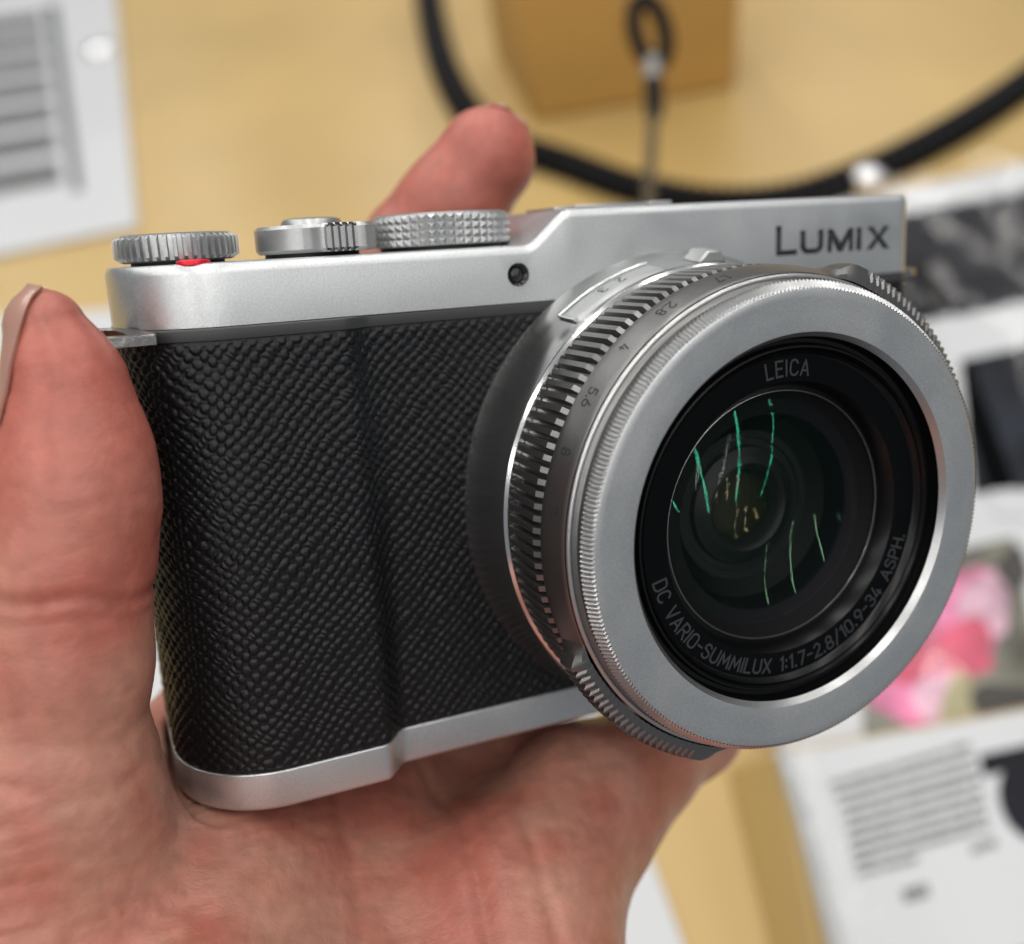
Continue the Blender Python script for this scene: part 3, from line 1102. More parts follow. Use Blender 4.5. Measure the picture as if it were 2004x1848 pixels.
def body_sdf(p):
    """rounded outline of the held camera, for pressing it into the hand"""
    q = np.stack([np.abs(p[:, 0] + 14.45) - 57.85 + 6, np.abs(p[:, 1] - 12.0) - 14.5 + 6, np.abs(p[:, 2] - 0.7) - 34.0 + 0.6], 1)
    xy = np.sqrt(np.maximum(q[:, 0], 0) ** 2 + np.maximum(q[:, 1], 0) ** 2) + np.minimum(np.maximum(q[:, 0], q[:, 1]), 0) - 6
    w = np.stack([xy, q[:, 2]], 1)
    return np.sqrt((np.maximum(w, 0) ** 2).sum(1)) + np.minimum(np.maximum(w[:, 0], w[:, 1]), 0) - 0.4


def smax(a, b, k):
    return -smin(-a, -b, k)


def hand_sdf(p):
    palm = None
    for c in PALM:
        d = chain(p, c, 4.0)
        palm = d if palm is None else smin(palm, d, 9.0)
    th = chain(p, THUMB, 3.0)
    d = smin(palm, th, 7.0)
    for fng in (INDEX, MIDDLE, RING, LITTLE):
        d = np.minimum(d, smin(palm, chain(p, fng, 3.0), 5.0))
    return smax(d, -body_sdf(p) + 0.05, 1.2)


def surface_nets(F, org, h):
    S = F < 0
    nx, ny, nz = F.shape
    acc = np.zeros((nx - 1, ny - 1, nz - 1, 3), np.float32)
    cnt = np.zeros((nx - 1, ny - 1, nz - 1), np.float32)
    corner = lambda A, c: A[c[0]:nx - 1 + c[0], c[1]:ny - 1 + c[1], c[2]:nz - 1 + c[2]]
    for ax in range(3):
        o = [a for a in range(3) if a != ax]
        for i in (0, 1):
            for j in (0, 1):
                c0 = [0, 0, 0]
                c0[o[0]], c0[o[1]] = i, j
                c1 = list(c0)
                c1[ax] = 1
                a, b = corner(F, c0), corner(F, c1)
                x = (a < 0) != (b < 0)
                t = np.where(x, a / np.where(x, a - b, 1), 0)
                P = np.zeros(a.shape + (3,), np.float32)
                for k in range(3):
                    P[..., k] = c0[k]
                P[..., ax] = t
                acc += np.where(x[..., None], P, 0)
                cnt += x
    act = cnt > 0
    idx = -np.ones(act.shape, np.int64)
    idx[act] = np.arange(act.sum())
    ii = np.argwhere(act)
    V = (ii + acc[act] / cnt[act][:, None]) * h + org
    Q = []
    for ax in range(3):
        o = [a for a in range(3) if a != ax]
        sl0, sl1 = [slice(None)] * 3, [slice(None)] * 3
        sl0[ax], sl1[ax] = slice(0, -1), slice(1, None)
        a, b = S[tuple(sl0)], S[tuple(sl1)]
        e = np.argwhere(a != b)
        ok = (e[:, o[0]] > 0) & (e[:, o[1]] > 0) & (e[:, o[0]] < F.shape[o[0]] - 1) & (e[:, o[1]] < F.shape[o[1]] - 1)
        e = e[ok]
        flip = a[tuple(e.T)]
        q = []
        for d0, d1 in ((-1, -1), (0, -1), (0, 0), (-1, 0)):
            c = e.copy()
            c[:, o[0]] += d0
            c[:, o[1]] += d1
            q.append(idx[tuple(c.T)])
        q = np.stack(q, 1)
        if ax == 1:
            flip = ~flip
        q = np.where(flip[:, None], q, q[:, ::-1])
        Q.append(q)
    return V, np.vstack(Q)


def build_hand():
    h = 1.15
    lo, hi = np.array([-124, -90, -124.]), np.array([46, 62, 62.])
    n = ((hi - lo) / h).astype(int) + 1
    F = np.empty(n, np.float32)
    gy, gz = np.meshgrid(lo[1] + h * np.arange(n[1]), lo[2] + h * np.arange(n[2]), indexing='ij')
    for i0 in range(0, n[0], 12):
        i1 = min(n[0], i0 + 12)
        xs = lo[0] + h * np.arange(i0, i1)
        p = np.stack([np.repeat(xs, gy.size), np.tile(gy.ravel(), i1 - i0), np.tile(gz.ravel(), i1 - i0)], 1).astype(np.float32)
        F[i0:i1] = hand_sdf(p).reshape(i1 - i0, n[1], n[2])
    V, Q = surface_nets(F, lo, h)
    me = bpy.data.meshes.new('hand')
    me.from_pydata(V.tolist(), [], Q.tolist())
    o = bpy.data.objects.new('hand', me)
    COL.objects.link(o)
    s = o.modifiers.new('s', 'SUBSURF')
    s.levels = s.render_levels = 1
    bpy.context.view_layer.update()
    dg = bpy.context.evaluated_depsgraph_get()
    m2 = bpy.data.meshes.new_from_object(o.evaluated_get(dg))
    o.modifiers.clear()
    o.data = m2
    bpy.data.meshes.remove(me)
    N = len(m2.vertices)
    P = np.empty(N * 3, np.float32)
    m2.vertices.foreach_get('co', P)
    P = P.reshape(-1, 3)

    def grad(P):
        e = 0.25
        g = np.stack([hand_sdf(P + d) - hand_sdf(P - d) for d in np.eye(3, dtype=np.float32) * e], 1)
        return g / (np.linalg.norm(g, axis=1)[:, None] + 1e-9)
    for _ in range(2):
        G = grad(P)
        P = P - G * hand_sdf(P)[:, None] * 0.9
    G = grad(P)
    # relief: broad unevenness, skin folds, creases
    pic = (RB @ P.T).T + TB
    px, py = pic[:, 0] / pic[:, 2] * FPX + PW / 2, pic[:, 1] / pic[:, 2] * FPX + PH / 2
    dsp = (vnoise3(P / 11.0, 1) - 0.5) * 0.7 + (vnoise3(P / 4.0, 2) - 0.5) * 0.10
    # thumb local frame
    tip, ip, mcp = THUMB[0][0], THUMB[4][0], THUMB[6][0]
    ax_t = (mcp - tip) / np.linalg.norm(mcp - tip)
    s_t = (P - tip) @ ax_t
    r_t = np.linalg.norm(P - tip - s_t[:, None] * ax_t, axis=1)
    near_t = np.clip((22 - r_t) / 6, 0, 1)
    s_ip = (ip - tip) @ ax_t
    wv = (vnoise3(P / 5.0, 5) - 0.5) * 3.0
    for off, dep, wd in ((1.5, 0.50, 0.9), (3.6, 0.20, 0.6), (-9.5, 0.08, 0.5), (17.0, 0.12, 0.7), (21.5, 0.30, 0.9)):
        dsp -= near_t * dep * np.exp(-((s_t - s_ip - off + wv * (0.5 if abs(off) < 4 else 1.0)) / wd) ** 2)
    # folds at the thumb base / web, running across
    fold = np.clip((s_t - s_ip - 14) / 12, 0, 1) * np.clip((44 - r_t) / 18, 0, 1) * np.clip((P[:, 1] * -0.02 + 1.0), 0.2, 1)
    q = np.stack([P[:, 0] * 0.10, (P[:, 1] * 0.45 + P[:, 2] * 0.55), P[:, 1] * 0.12], 1)
    rid = 1 - np.abs(vnoise3(q, 7) - 0.5) * 2
    dsp -= fold * 0.17 * np.clip(rid - 0.72, 0, 1) / 0.28
    q2 = np.stack([P[:, 0] * 0.22, (P[:, 1] * 0.9 + P[:, 2] * 1.1), P[:, 1] * 0.25], 1)
    rid2 = 1 - np.abs(vnoise3(q2, 9) - 0.5) * 2
    dsp -= fold * 0.07 * np.clip(rid2 - 0.7, 0, 1) / 0.3
    pal = np.clip(G[:, 2] * 1.5, 0, 1) * (P[:, 2] < -28)
    for sc, sd, dep in (((0.40, 0.07, 0.3), 17, 0.11), ((0.75, 0.20, 0.6), 18, 0.07), ((0.16, 0.55, 0.4), 19, 0.07)):
        r3 = 1 - np.abs(vnoise3(P * np.array(sc), sd) - 0.5) * 2
        dsp -= pal * dep * np.clip(r3 - 0.86, 0, 1) / 0.14
    r4 = 1 - np.abs(vnoise3(np.stack([P[:, 0] * 0.15, P[:, 1] * 0.25, P[:, 2] * 0.42], 1), 23) - 0.5) * 2
    dsp -= near_t * 0.10 * np.clip(r4 - 0.90, 0, 1) / 0.10
    # palm lines
    for line, dep, wd in (([(-46, -60), (-40, -20), (-36, 10), (-40, 40)], 0.5, 1.2), ([(-34, -50), (-30, -10), (-22, 20)], 0.35, 1.1), ([(-58, -30), (-52, 5), (-56, 30)], 0.3, 1.1)):
        L = spline([(a, b, 0) for a, b in line], 12)[:, :2]
        d = np.full(len(P), 99.0)
        for a, b in zip(L[:-1], L[1:]):
            ab = b - a
            t = np.clip(((P[:, :2] - a) @ ab) / (ab @ ab), 0, 1)
            d = np.minimum(d, np.linalg.norm(P[:, :2] - a - t[:, None] * ab, axis=1))
        up = np.clip(G[:, 2] * 1.5, 0, 1) * (P[:, 2] < -28)
        dsp -= up * dep * np.exp(-(d / wd) ** 2)
    clear = np.clip((body_sdf(P) - 0.05) / 0.8, 0, 1)
    dsp = np.where(dsp > 0, dsp * clear, dsp)
    P = P + G * dsp[:, None]
    m2.vertices.foreach_set('co', (P * MM).astype(np.float32).ravel())
    # redder fingertips and knuckles: pigment, kept per vertex
    flush = np.zeros(N)
    for c, r in ((THUMB[1][0], 14), (THUMB[2][0], 13), (INDEX[-1][0], 16), (np.array(INDEX[-2][0]), 14)):
        flush = np.maximum(flush, np.clip(1.25 - np.linalg.norm(P - np.asarray(c), axis=1) / (r * 1.5), 0, 1))
    blot = np.clip((vnoise3(P / 13.0, 21) * 0.6 + vnoise3(P / 5.5, 22) * 0.4 - 0.38) * 3.2, 0, 1)
    col = np.stack([np.clip(flush, 0, 1), blot, np.zeros(N), np.ones(N)], 1).astype(np.float32)
    at = m2.color_attributes.new('tone', 'FLOAT_COLOR', 'POINT')
    at.data.foreach_set('color', col.ravel())
    m2.polygons.foreach_set('use_smooth', [True] * len(m2.polygons))
    m2.update()
    o.matrix_world = BODY_M
    return o


def skin_material():
    M = bpy.data.materials.new('skin')
    M.use_nodes = True
    nt = M.node_tree
    b = nt.nodes['Principled BSDF']
    N = nt.nodes.new
    L = nt.links.new
    at = N('ShaderNodeVertexColor')
    at.layer_name = 'tone'
    sep = N('ShaderNodeSeparateColor')
    L(at.outputs['Color'], sep.inputs[0])
    tc = N('ShaderNodeTexCoord')
    n1 = N('ShaderNodeTexNoise')
    n1.inputs['Scale'].default_value = 420
    n1.inputs['Detail'].default_value = 5
    L(tc.outputs['Object'], n1.inputs['Vector'])
    mx1 = N('ShaderNodeMix')
    mx1.data_type = 'RGBA'
    mx1.inputs['A'].default_value = (0.48, 0.236, 0.172, 1)
    mx1.inputs['B'].default_value = (0.43, 0.145, 0.105, 1)
    L(sep.outputs[1], mx1.inputs['Factor'])
    mx2 = N('ShaderNodeMix')
    mx2.data_type = 'RGBA'
    mx2.inputs['B'].default_value = (0.465, 0.132, 0.098, 1)
    L(mx1.outputs['Result'], mx2.inputs['A'])
    L(sep.outputs[0], mx2.inputs['Factor'])
    r = N('ShaderNodeMapRange')
    r.inputs['From Min'].default_value, r.inputs['From Max'].default_value = 0.3, 0.7
    r.inputs['To Min'].default_value, r.inputs['To Max'].default_value = 0.88, 1.10
    L(n1.outputs['Fac'], r.inputs['Value'])
    sc = N('ShaderNodeVectorMath')
    sc.operation = 'SCALE'
    L(mx2.outputs['Result'], sc.inputs[0])
    L(r.outputs['Result'], sc.inputs['Scale'])
    L(sc.outputs[0], b.inputs['Base Color'])
    b.inputs['Roughness'].default_value = 0.36
    b.inputs['Specular IOR Level'].default_value = 0.42
    b.inputs['Subsurface Weight'].default_value = 0.22
    b.inputs['Subsurface Radius'].default_value = (1.0, 0.35, 0.2)
    b.inputs['Subsurface Scale'].default_value = 0.0035
    # pores and fine print lines
    mp_ = N('ShaderNodeMapping')
    mp_.inputs['Rotation'].default_value = (0.5, 0.2, 0.6)
    mp_.inputs['Scale'].default_value = (0.6, 1.0, 1.3)
    L(tc.outputs['Object'], mp_.inputs['Vector'])
    vo = N('ShaderNodeTexVoronoi')
    vo.feature = 'DISTANCE_TO_EDGE'
    vo.inputs['Scale'].default_value = 1250
    L(mp_.outputs['Vector'], vo.inputs['Vector'])
    wv = N('ShaderNodeTexNoise')
    wv.inputs['Scale'].default_value = 700
    wv.inputs['Detail'].default_value = 6
    wv.inputs['Roughness'].default_value = 0.6
    mp = N('ShaderNodeMapping')
    mp.inputs['Rotation'].default_value = (0.3, 0.5, 0.2)
    mp.inputs['Scale'].default_value = (0.45, 1.0, 1.5)
    L(tc.outputs['Object'], mp.inputs['Vector'])
    L(mp.outputs['Vector'], wv.inputs['Vector'])
    ad = N('ShaderNodeMath')
    ad.operation = 'ADD'
    vm = N('ShaderNodeMapRange')
    vm.inputs['From Max'].default_value = 0.16
    vm.inputs['To Max'].default_value = 0.40
    L(vo.outputs['Distance'], vm.inputs['Value'])
    L(vm.outputs['Result'], ad.inputs[0])
    L(wv.outputs['Fac'], ad.inputs[1])
    bm = N('ShaderNodeBump')
    bm.inputs['Strength'].default_value = 0.22
    bm.inputs['Distance'].default_value = 0.00022
    L(ad.outputs[0], bm.inputs['Height'])
    L(bm.outputs['Normal'], b.inputs['Normal'])
    return M


HAND = build_hand()
HAND.data.materials.append(skin_material())
tag(HAND, 'bare left hand holding the camera, thumb along its side, one fingertip over its top', 'hand')

NAIL = mat('finger_nail', (0.41, 0.225, 0.175), 0.18, 0.0, **{'Subsurface Weight': 0.15, 'Subsurface Scale': 0.002})


def nail(c, along, out, length, width, curve, tipcol=None):
    """a curved plate lying on the back of a fingertip"""
    along = np.asarray(along, float)
    along /= np.linalg.norm(along)
    out = np.asarray(out, float)
    out -= along * (out @ along)
    out /= np.linalg.norm(out)
    side = np.cross(along, out)
    V = []
    na, nb = 14, 13
    for lay in (0, 1):
        for i in range(na):
            s = i / (na - 1)
            wl = width * (0.86 + 0.14 * math.sin(math.pi * min(1, s * 1.2))) * (1 if s < 0.82 else math.sqrt(max(0.05, 1 - ((s - 0.82) / 0.2) ** 2)))
            for j in range(nb):
                t = (j / (nb - 1) - 0.5) * 2
                a = t * 1.05
                V.append(tuple(np.asarray(c) + along * (s - 0.5) * length + side * wl / 2 * math.sin(a) / math.sin(1.05) + out * (curve * (math.cos(a) - 1) - 0.5 * (2 * s - 1) ** 2 - lay * 0.45)))
    T = np.array(V[:na * nb], np.float32)            # lay the plate on the skin
    for _ in range(3):
        e = 0.25
        g = np.stack([hand_sdf(T + d) - hand_sdf(T - d) for d in np.eye(3, dtype=np.float32) * e], 1)
        g /= np.linalg.norm(g, axis=1)[:, None] + 1e-9
        T = T + g * np.maximum(0, 0.40 - hand_sdf(T))[:, None]
    V = [tuple(q) for q in T] + [tuple(q) for q in T - g * 0.36]
    F = grid_faces(na, nb) + [tuple(i + na * nb for i in q)[::-1] for q in grid_faces(na, nb)]
    per = [j for j in range(nb)] + [i * nb + nb - 1 for i in range(1, na)] + [(na - 1) * nb + j for j in range(nb - 2, -1, -1)] + [i * nb for i in range(na - 2, 0, -1)]
    F += [(per[k], per[(k + 1) % len(per)], per[(k + 1) % len(per)] + na * nb, per[k] + na * nb) for k in range(len(per))]
    return V, F


v, f = nail(bp(20, 690, 110.2), bp(52, 590, 110.5) - bp(14, 790, 110.8), (-1, 0.36, 0.1), 15.5, 9.6, 4.5)
finish('thumb_nail', v, f, NAIL, HAND, 60)
tipv = np.array(INDEX[-1][0]) - np.array(INDEX[-2][0])
tipv /= np.linalg.norm(tipv)
v, f = nail(np.array(INDEX[-1][0]) + tipv * 3.5 + np.array([0.9, 4.8, 0.3]), tipv, (0.25, 1, -0.05), 12.0, 11.0, 4.0)
finish('finger_nail', v, f, NAIL, HAND, 60)

# ================================================================== the display table behind
WOOD = mat('pale_laminate', (0.50, 0.345, 0.13), 0.30, var=(4.0, 0.10))
BLOCKW = mat('warm_wood', (0.54, 0.315, 0.088), 0.5, var=(6.0, 0.10))
WHITE = mat('white_card', (0.56, 0.575, 0.585), 0.35)
GREYT = mat('grey_print', (0.20, 0.22, 0.22), 0.6, var=(60, 0.25))
DARKP = mat('dark_print', (0.010, 0.010, 0.014), 0.5, var=(20, 0.5), **{'Specular IOR Level': 0.15})
RUBBER = mat('braided_black', (0.006, 0.006, 0.007), 0.6, **{'Specular IOR Level': 0.15})
CLEAR = mat('clear_acrylic', (0.9, 0.92, 0.92), 0.08, 0.0, **{'Transmission Weight': 0.55, 'IOR': 1.45})


def wfin(name, V, F, M, parent=None, angle=30, bevel=None):
    return finish(name, V, F, M, parent, angle, scale=1.0, bevel=bevel)


def plate_on(name, quad, thick, M, parent=None, bevel=None):
    """a thin slab whose top is the given four world points, thickness away from the viewer's side"""
    Q = np.array(quad, float)
    n = np.cross(Q[1] - Q[0], Q[3] - Q[0])
    n /= np.linalg.norm(n)
    if n @ (EYEP - Q[0]) < 0:
        n = -n
    V = [tuple(q) for q in Q] + [tuple(q - n * thick) for q in Q]
    F = [(0, 1, 2, 3), (7, 6, 5, 4), (0, 4, 5, 1), (1, 5, 6, 2), (2, 6, 7, 3), (3, 7, 4, 0)]
    return wfin(name, V, F, M, parent, 30, bevel)


def quad_uv(quad):
    Q = [np.array(q, float) for q in quad]
    return lambda u, v: (Q[0] * (1 - u) + Q[1] * u) * (1 - v) + (Q[3] * (1 - u) + Q[2] * u) * v


# table top
v = [(-2.2, 0.02, 0), (2.2, 0.02, 0), (2.2, 2.6, 0), (-2.2, 2.6, 0)]
v = v + [(x, y, -0.04) for x, y, z in v]
tbl = wfin('table_top', v, [(0, 1, 2, 3), (7, 6, 5, 4), (0, 4, 5, 1), (1, 5, 6, 2), (2, 6, 7, 3), (3, 7, 4, 0)], WOOD)
tbl['kind'] = 'structure'
tbl['label'] = 'pale wood laminate top of the shop display table'

Z = on_z
def print_mat(name, ink, paper, sx, sy, cut):
    """small print seen from afar: ragged words of ink on paper"""
    M = mat(name, paper, 0.45)
    nt = M.node_tree
    tc = nt.nodes.new('ShaderNodeTexCoord')
    mp = nt.nodes.new('ShaderNodeMapping')
    mp.inputs['Scale'].default_value = (sx, sy, 1)
    mp.inputs['Rotation'].default_value = (0, 0, 0.0)
    n = nt.nodes.new('ShaderNodeTexNoise')
    n.inputs['Scale'].default_value = 1.0
    n.inputs['Detail'].default_value = 4
    cr = nt.nodes.new('ShaderNodeMapRange')
    cr.inputs['From Min'].default_value, cr.inputs['From Max'].default_value = cut - 0.05, cut + 0.05
    mx = nt.nodes.new('ShaderNodeMix')
    mx.data_type = 'RGBA'
    mx.inputs['A'].default_value = (*ink, 1)
    mx.inputs['B'].default_value = (*paper, 1)
    nt.links.new(tc.outputs['Object'], mp.inputs['Vector'])
    nt.links.new(mp.outputs['Vector'], n.inputs['Vector'])
    nt.links.new(n.outputs['Fac'], cr.inputs['Value'])
    nt.links.new(cr.outputs['Result'], mx.inputs['Factor'])
    nt.links.new(mx.outputs['Result'], nt.nodes['Principled BSDF'].inputs['Base Color'])
    return M


# price card, upper left
card = thing('price_card', 'white card with a grey table of small print, upper left on the table', 'card')
qd = [Z(-330, 30, .004), Z(222, -40, .004), Z(268, 442, .004), Z(-250, 548, .004)]
plate_on('card_sheet', qd, 0.003, WHITE, card)
U = quad_uv(qd)
up = np.array([0, 0, 0.0006])
ROWM = print_mat('row_print', (0.08, 0.083, 0.083), (0.24, 0.25, 0.252), 420, 160, 0.54)
rows = [(0.60, 0.14, 0.80, 0.24)]
for k in range(7):
    y0 = 0.13 + k * 0.105
    plate_on('print_row', [U(0.2, y0) + up, U(0.735, y0) + up, U(0.742, y0 + 0.078) + up, U(0.2, y0 + 0.078) + up], 0.0004, ROWM, card)
plate_on('print_bar', [U(0.755, 0.10) + up, U(0.80, 0.10) + up, U(0.815, 0.87) + up, U(0.775, 0.87) + up], 0.0004, mat('bar_grey', (0.13, 0.14, 0.14), 0.6), card)

# white leaflet under the hand, lower left
plate = plate_on('leaflet', [Z(-260, 640, .003), Z(860, 560, .003), Z(1345, 1870, .003), Z(300, 2100, .003)], 0.002, WHITE)
tag(plate, 'large blank white leaflet lying under the hand and camera', 'leaflet')

# wooden block, upper middle
b0, b1 = Z(1043, 238), Z(1440, 172)
e = (b1 - b0)
e[2] = 0
wdt = np.linalg.norm(e)
e /= wdt
nrm = np.array([-e[1], e[0], 0])
if nrm[1] < 0:
    nrm = -nrm
hgt = 0.16 * FAR
blk = [b0, b1, b1 + nrm * 0.10 * FAR - e * 0.01, b0 + nrm * 0.10 * FAR - e * 0.02]
v = [tuple(p + np.array([0, 0, 0.001])) for p in blk] + [tuple(p + np.array([0, 0, hgt])) for p in blk]
o = wfin('wooden_block', v, [(3, 2, 1, 0), (4, 5, 6, 7), (0, 1, 5, 4), (1, 2, 6, 5), (2, 3, 7, 6), (3, 0, 4, 7)], BLOCKW, bevel=0.003)
tag(o, 'honey brown wooden display block behind the camera', 'block')

# thick black sheathed cable in a loop
pts = [Z(980, -420, .006), Z(850, -290, .006), Z(815, -160, .006), Z(832, -60, .006), Z(845, 40, .006), Z(872, 140, .006), Z(925, 230, .006), Z(1010, 290, .006), Z(1110, 325, .006), Z(1230, 368, .006),
       Z(1380, 398, .006), Z(1540, 392, .006), Z(1690, 345, .006), Z(1830, 278, .006), Z(1950, 205, .006), Z(2080, 110, .006), Z(2220, -10, .006), Z(2420, -110, .006), Z(2700, -150, .006)]
path = spline(pts, 26)
rc = 0.0092 * FAR


def ribbed(i):
    return rc * (1.0 + 0.13 * math.sin(i * math.pi / 2))


v, f = tube(path, rc, 16, True, ribbed)
o = wfin('security_cable', v, f, RUBBER, None, 60)
tag(o, 'thick black ribbed cable curving over the table behind the camera', 'cable')

# small tether: black loop, ferrule, wire
tet = thing('tether', 'thin dark tether ending in a black loop, in front of the wooden block', 'tether')
dd = np.linalg.norm(b0 - EYEP) * 0.86
loop = [at_d(1272 + 30 * math.cos(a) + 12 * math.sin(a), 62 + 62 * math.sin(a), 0.40 * FAR) for a in np.linspace(0, 2 * math.pi, 40)]
v, f = tube(loop, 0.0034 * FAR, 10, False)
wfin('loop', v, f, RUBBER, tet, 60)
v, f = tube([at_d(1276, 120, 0.40 * FAR), at_d(1277, 140, 0.397 * FAR), at_d(1278, 160, 0.394 * FAR)], 0.0036 * FAR, 12)
wfin('ferrule', v, f, mat('grey_ferrule', (0.30, 0.29, 0.27), 0.4, 0.5), tet, 40)
v, f = tube([at_d(1279, 160, 0.394 * FAR), at_d(1280, 190, 0.39 * FAR), at_d(1280, 225, 0.386 * FAR)], 0.0036 * FAR, 12)
wfin('sleeve', v, f, RUBBER, tet, 40)
v, f = tube(spline([at_d(1279, 220, 0.386 * FAR), at_d(1274, 300, 0.375 * FAR), at_d(1270, 380, 0.36 * FAR), at_d(1266, 470, 0.345 * FAR), Z(1262, 560, .003)], 8), 0.0022 * FAR, 12)
wfin('wire', v, f, mat('grey_wire', (0.10, 0.08, 0.05), 0.7, **{'Specular IOR Level': 0.1}), tet, 60)

# wooden riser at the right with panels on it
r0, r1 = Z(1423, 1515), Z(1520, 1900)
RZ = 0.022 * FAR
t0, t1 = Z(1518, 1470, RZ), Z(1605, 1900, RZ)
far = Z(2110, 1372, RZ) - Z(1536, 1474, RZ)
far = far / np.linalg.norm(far) * 0.9 * FAR
v = [tuple(p) for p in (r0 - (r1 - r0) * 0.02, r1, r1 + far, r0 + far)] + [tuple(p) for p in (t0, t1, t1 + far, t0 + far)]
v = [(x, y, max(z, 0.001)) for x, y, z in v]
o = wfin('wooden_riser', v, [(3, 2, 1, 0), (4, 5, 6, 7), (0, 1, 5, 4), (1, 2, 6, 5), (2, 3, 7, 6), (3, 0, 4, 7)], WOOD, bevel=0.002)
tag(o, 'low pale wooden riser under the text sign at lower right', 'riser')

ZR = RZ + 0.004
sign = thing('text_sign', 'white sign with rows of grey text and a dark round picture, lower right', 'sign')
qd = [Z(1536, 1474, ZR), Z(2110, 1372, ZR), Z(2330, 1790, ZR), Z(1668, 1925, ZR)]
plate_on('sign_sheet', qd, 0.004, WHITE, sign)
TXT = print_mat('text_print', (0.10, 0.11, 0.105), (0.52, 0.535, 0.54), 330, 800, 0.56)
ln = [(1622, 1532, 1898, 1452), (1632, 1552, 1905, 1476), (1640, 1575, 1912, 1500), (1648, 1597, 1918, 1520), (1655, 1618, 1922, 1545), (1660, 1640, 1928, 1566),
      (1664, 1662, 1930, 1590), (1670, 1684, 1936, 1610), (1676, 1705, 1945, 1635)]
for k, (x0, y0, x1, y1) in enumerate(ln):
    a, b = Z(x0, y0, ZR + .0005), Z(x1, y1, ZR + .0005)
    if k == 8:
        b = a + (b - a) * 0.45
    c, d = Z(x1 + 2, y1 + 11, ZR + .0005), Z(x0 + 2, y0 + 11, ZR + .0005)
    if k == 8:
        c = d + (c - d) * 0.45
    plate_on('text_line', [a, b, c, d], 0.0004, TXT, sign)
p_, q_ = Z(1900, 1655, ZR + .0005), Z(1948, 1640, ZR + .0005)
plate_on('text_line', [p_, q_, Z(1952, 1655, ZR + .0005), Z(1903, 1671, ZR + .0005)], 0.0004, TXT, sign)
plate_on('text_line', [Z(1765, 1742, ZR + .0005), Z(1815, 1728, ZR + .0005), Z(1820, 1752, ZR + .0005), Z(1770, 1767, ZR + .0005)], 0.0004, TXT, sign)
cc = [Z(2030 + 75 * math.cos(a) + 10 * math.sin(a), 1560 + 88 * math.sin(a), ZR + .0007) for a in np.linspace(0, 2 * math.pi, 40, endpoint=False)]
wfin('printed_lens', [tuple(p) for p in cc], [tuple(range(40))], DARKP, sign)
plate_on('printed_panel', [Z(1915, 1478, ZR + .0005), Z(2090, 1440, ZR + .0005), Z(2100, 1470, ZR + .0005), Z(1925, 1520, ZR + .0005)], 0.0004, DARKP, sign)
v, f = tube([Z(1526, 1465, ZR), Z(1570, 1600, ZR), Z(1640, 1870, ZR + .002)], 0.0030, 10)
wfin('acrylic_edge', v, f, CLEAR, sign, 60)

# photo board, right: white board with glossy prints
board = thing('photo_board', 'white board of glossy photographs at the right behind the lens', 'board')
ZB = 0.016 * FAR
qd = [Z(1440, 440, ZB), Z(2240, 268, ZB), Z(2420, 1340, ZB), Z(1540, 1510, ZB)]
plate_on('board_panel', qd, 0.006, WHITE, board)
zz = ZB + 0.0012


def printq(name, pts, M):
    return plate_on(name, [Z(x, y, zz) for x, y in pts], 0.0008, M, board)


printq('photograph', [(1700, 432), (2150, 345), (2190, 555), (1740, 640)], mat('night_print', (0.016, 0.0155, 0.020), 0.5, var=(28, 0.9), **{'Specular IOR Level': 0.15}))
printq('photograph', [(1878, 705), (2120, 655), (2160, 940), (1905, 965)], mat('blue_print', (0.012, 0.015, 0.022), 0.5, var=(26, 0.9), **{'Specular IOR Level': 0.15}))
printq('light_strip', [(1790, 520), (1830, 512), (2010, 1010), (1950, 1010)], WHITE)
flower = printq('photograph', [(1690, 1120), (1985, 1050), (2050, 1370), (1690, 1455)], mat('garden_print', (0.16, 0.155, 0.12), 0.25, var=(22, 0.8)))


def blob(cx, cy, rx, ry, M, k, name='petal'):
    ph = random.random() * 6
    c = [Z(cx + rx * math.cos(a) * (1 + 0.16 * math.sin(3 * a + ph)), cy + ry * math.sin(a) * (1 + 0.14 * math.cos(4 * a + ph)), zz + 0.0005 + k * 0.00012) for a in np.linspace(0, 2 * math.pi, 28, endpoint=False)]
    return wfin(name, [tuple(p) for p in c], [tuple(range(28))], M, flower)


PINK = mat('pink_petal', (0.60, 0.17, 0.31), 0.4, var=(55, 0.5))
ROSE = mat('rose_petal', (0.52, 0.075, 0.13), 0.4, var=(55, 0.5))
LILA = mat('pale_petal', (0.62, 0.38, 0.47), 0.4, var=(55, 0.5))
LEAF = mat('pale_leaf', (0.42, 0.38, 0.22), 0.4, var=(55, 0.5))
DRK = mat('dark_leaf', (0.035, 0.03, 0.025), 0.4)
for k, a in enumerate([(1880, 1200, 95, 90, PINK), (1930, 1190, 50, 70, LILA), (1890, 1270, 60, 60, ROSE), (1800, 1360, 90, 55, PINK), (1835, 1370, 45, 50, LILA), (1775, 1290, 60, 45, ROSE),
                       (1880, 1380, 40, 60, LEAF), (1960, 1380, 60, 45, DRK), (1985, 1110, 30, 40, DRK)]):
    blob(*a, k)

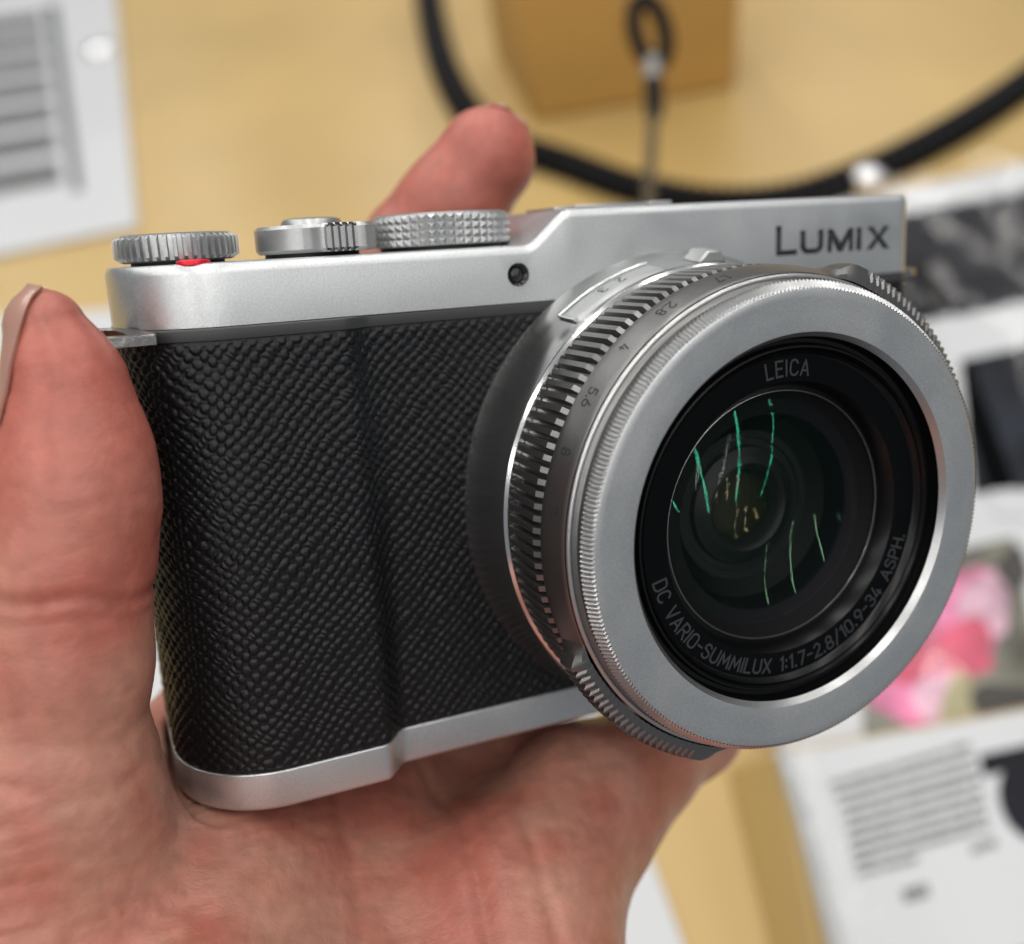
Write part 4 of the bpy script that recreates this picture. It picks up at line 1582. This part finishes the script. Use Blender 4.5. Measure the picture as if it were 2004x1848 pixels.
# added polished domes, put in to turn the ceiling tubes into glare spots
GLINT = mat('glint_dome', (0.95, 0.95, 0.95), 0.22, 1.0)
for (px, py, z, r, lab) in ((1700, 330, 0.016 * FAR, 0.008 * FAR, 'added polished dome making a glare spot at the top edge of the photo board'), (190, 90, 0.010, 0.011 * FAR, 'added polished dome making a glare spot at the corner of the price card')):
    c = Z(px, py, z)
    V = []
    n1, n2 = 10, 20
    for i in range(n1 + 1):
        a = math.pi / 2 * i / n1
        rr = r * math.cos(a) + 0.0002             # a low dome
        for j in range(n2):
            w = 2 * math.pi * j / n2
            V.append((c[0] + rr * math.cos(w), c[1] + rr * math.sin(w), c[2] - 0.004 + r * 0.32 * math.sin(a)))
    V += [(c[0] + r * math.cos(2 * math.pi * j / n2), c[1] + r * math.sin(2 * math.pi * j / n2), 0.0045) for j in range(n2)]
    F = grid_faces(n1 + 1, n2, True) + [tuple(range(n1 * n2, n1 * n2 + n2))] + [(j, (j + 1) % n2, (n1 + 1) * n2 + (j + 1) % n2, (n1 + 1) * n2 + j) for j in range(n2)]
    o = wfin('glint_dome', V, F, GLINT, None, 50)
    tag(o, lab, 'cap')


# clear plastic film over the card and panels: uneven, so it catches the tubes here and there
FILM = coated('clear_film', (1, 1, 1), 0.020, 0.10)


def film(name, quad, nu, nv, amp, seed, parent):
    U = quad_uv(quad)
    V = []
    for i in range(nu):
        for j in range(nv):
            p = U(i / (nu - 1), j / (nv - 1))
            k = vnoise2(np.array([i * 0.22]), np.array([j * 0.30]), seed)[0] + 0.25 * vnoise2(np.array([i * 0.5]), np.array([j * 0.6]), seed + 1)[0]
            V.append((p[0], p[1], p[2] + amp * k))
    return wfin(name, V, grid_faces(nu, nv), FILM, parent, None)


film('plastic_sleeve', [Z(-60, -30, .008), Z(236, -60, .008), Z(252, 250, .008), Z(-40, 330, .008)], 26, 26, 0.0045, 31, card)
film('plastic_sleeve', [Z(1480, 405, ZB + .004), Z(2150, 262, ZB + .004), Z(2330, 1180, ZB + .004), Z(1700, 1380, ZB + .004)], 30, 34, 0.0040, 35, board)
film('plastic_sleeve', [Z(1530, 1470, ZR + .004), Z(1600, 1455, ZR + .004), Z(1760, 1900, ZR + .004), Z(1660, 1920, ZR + .004)], 10, 36, 0.0040, 37, sign)
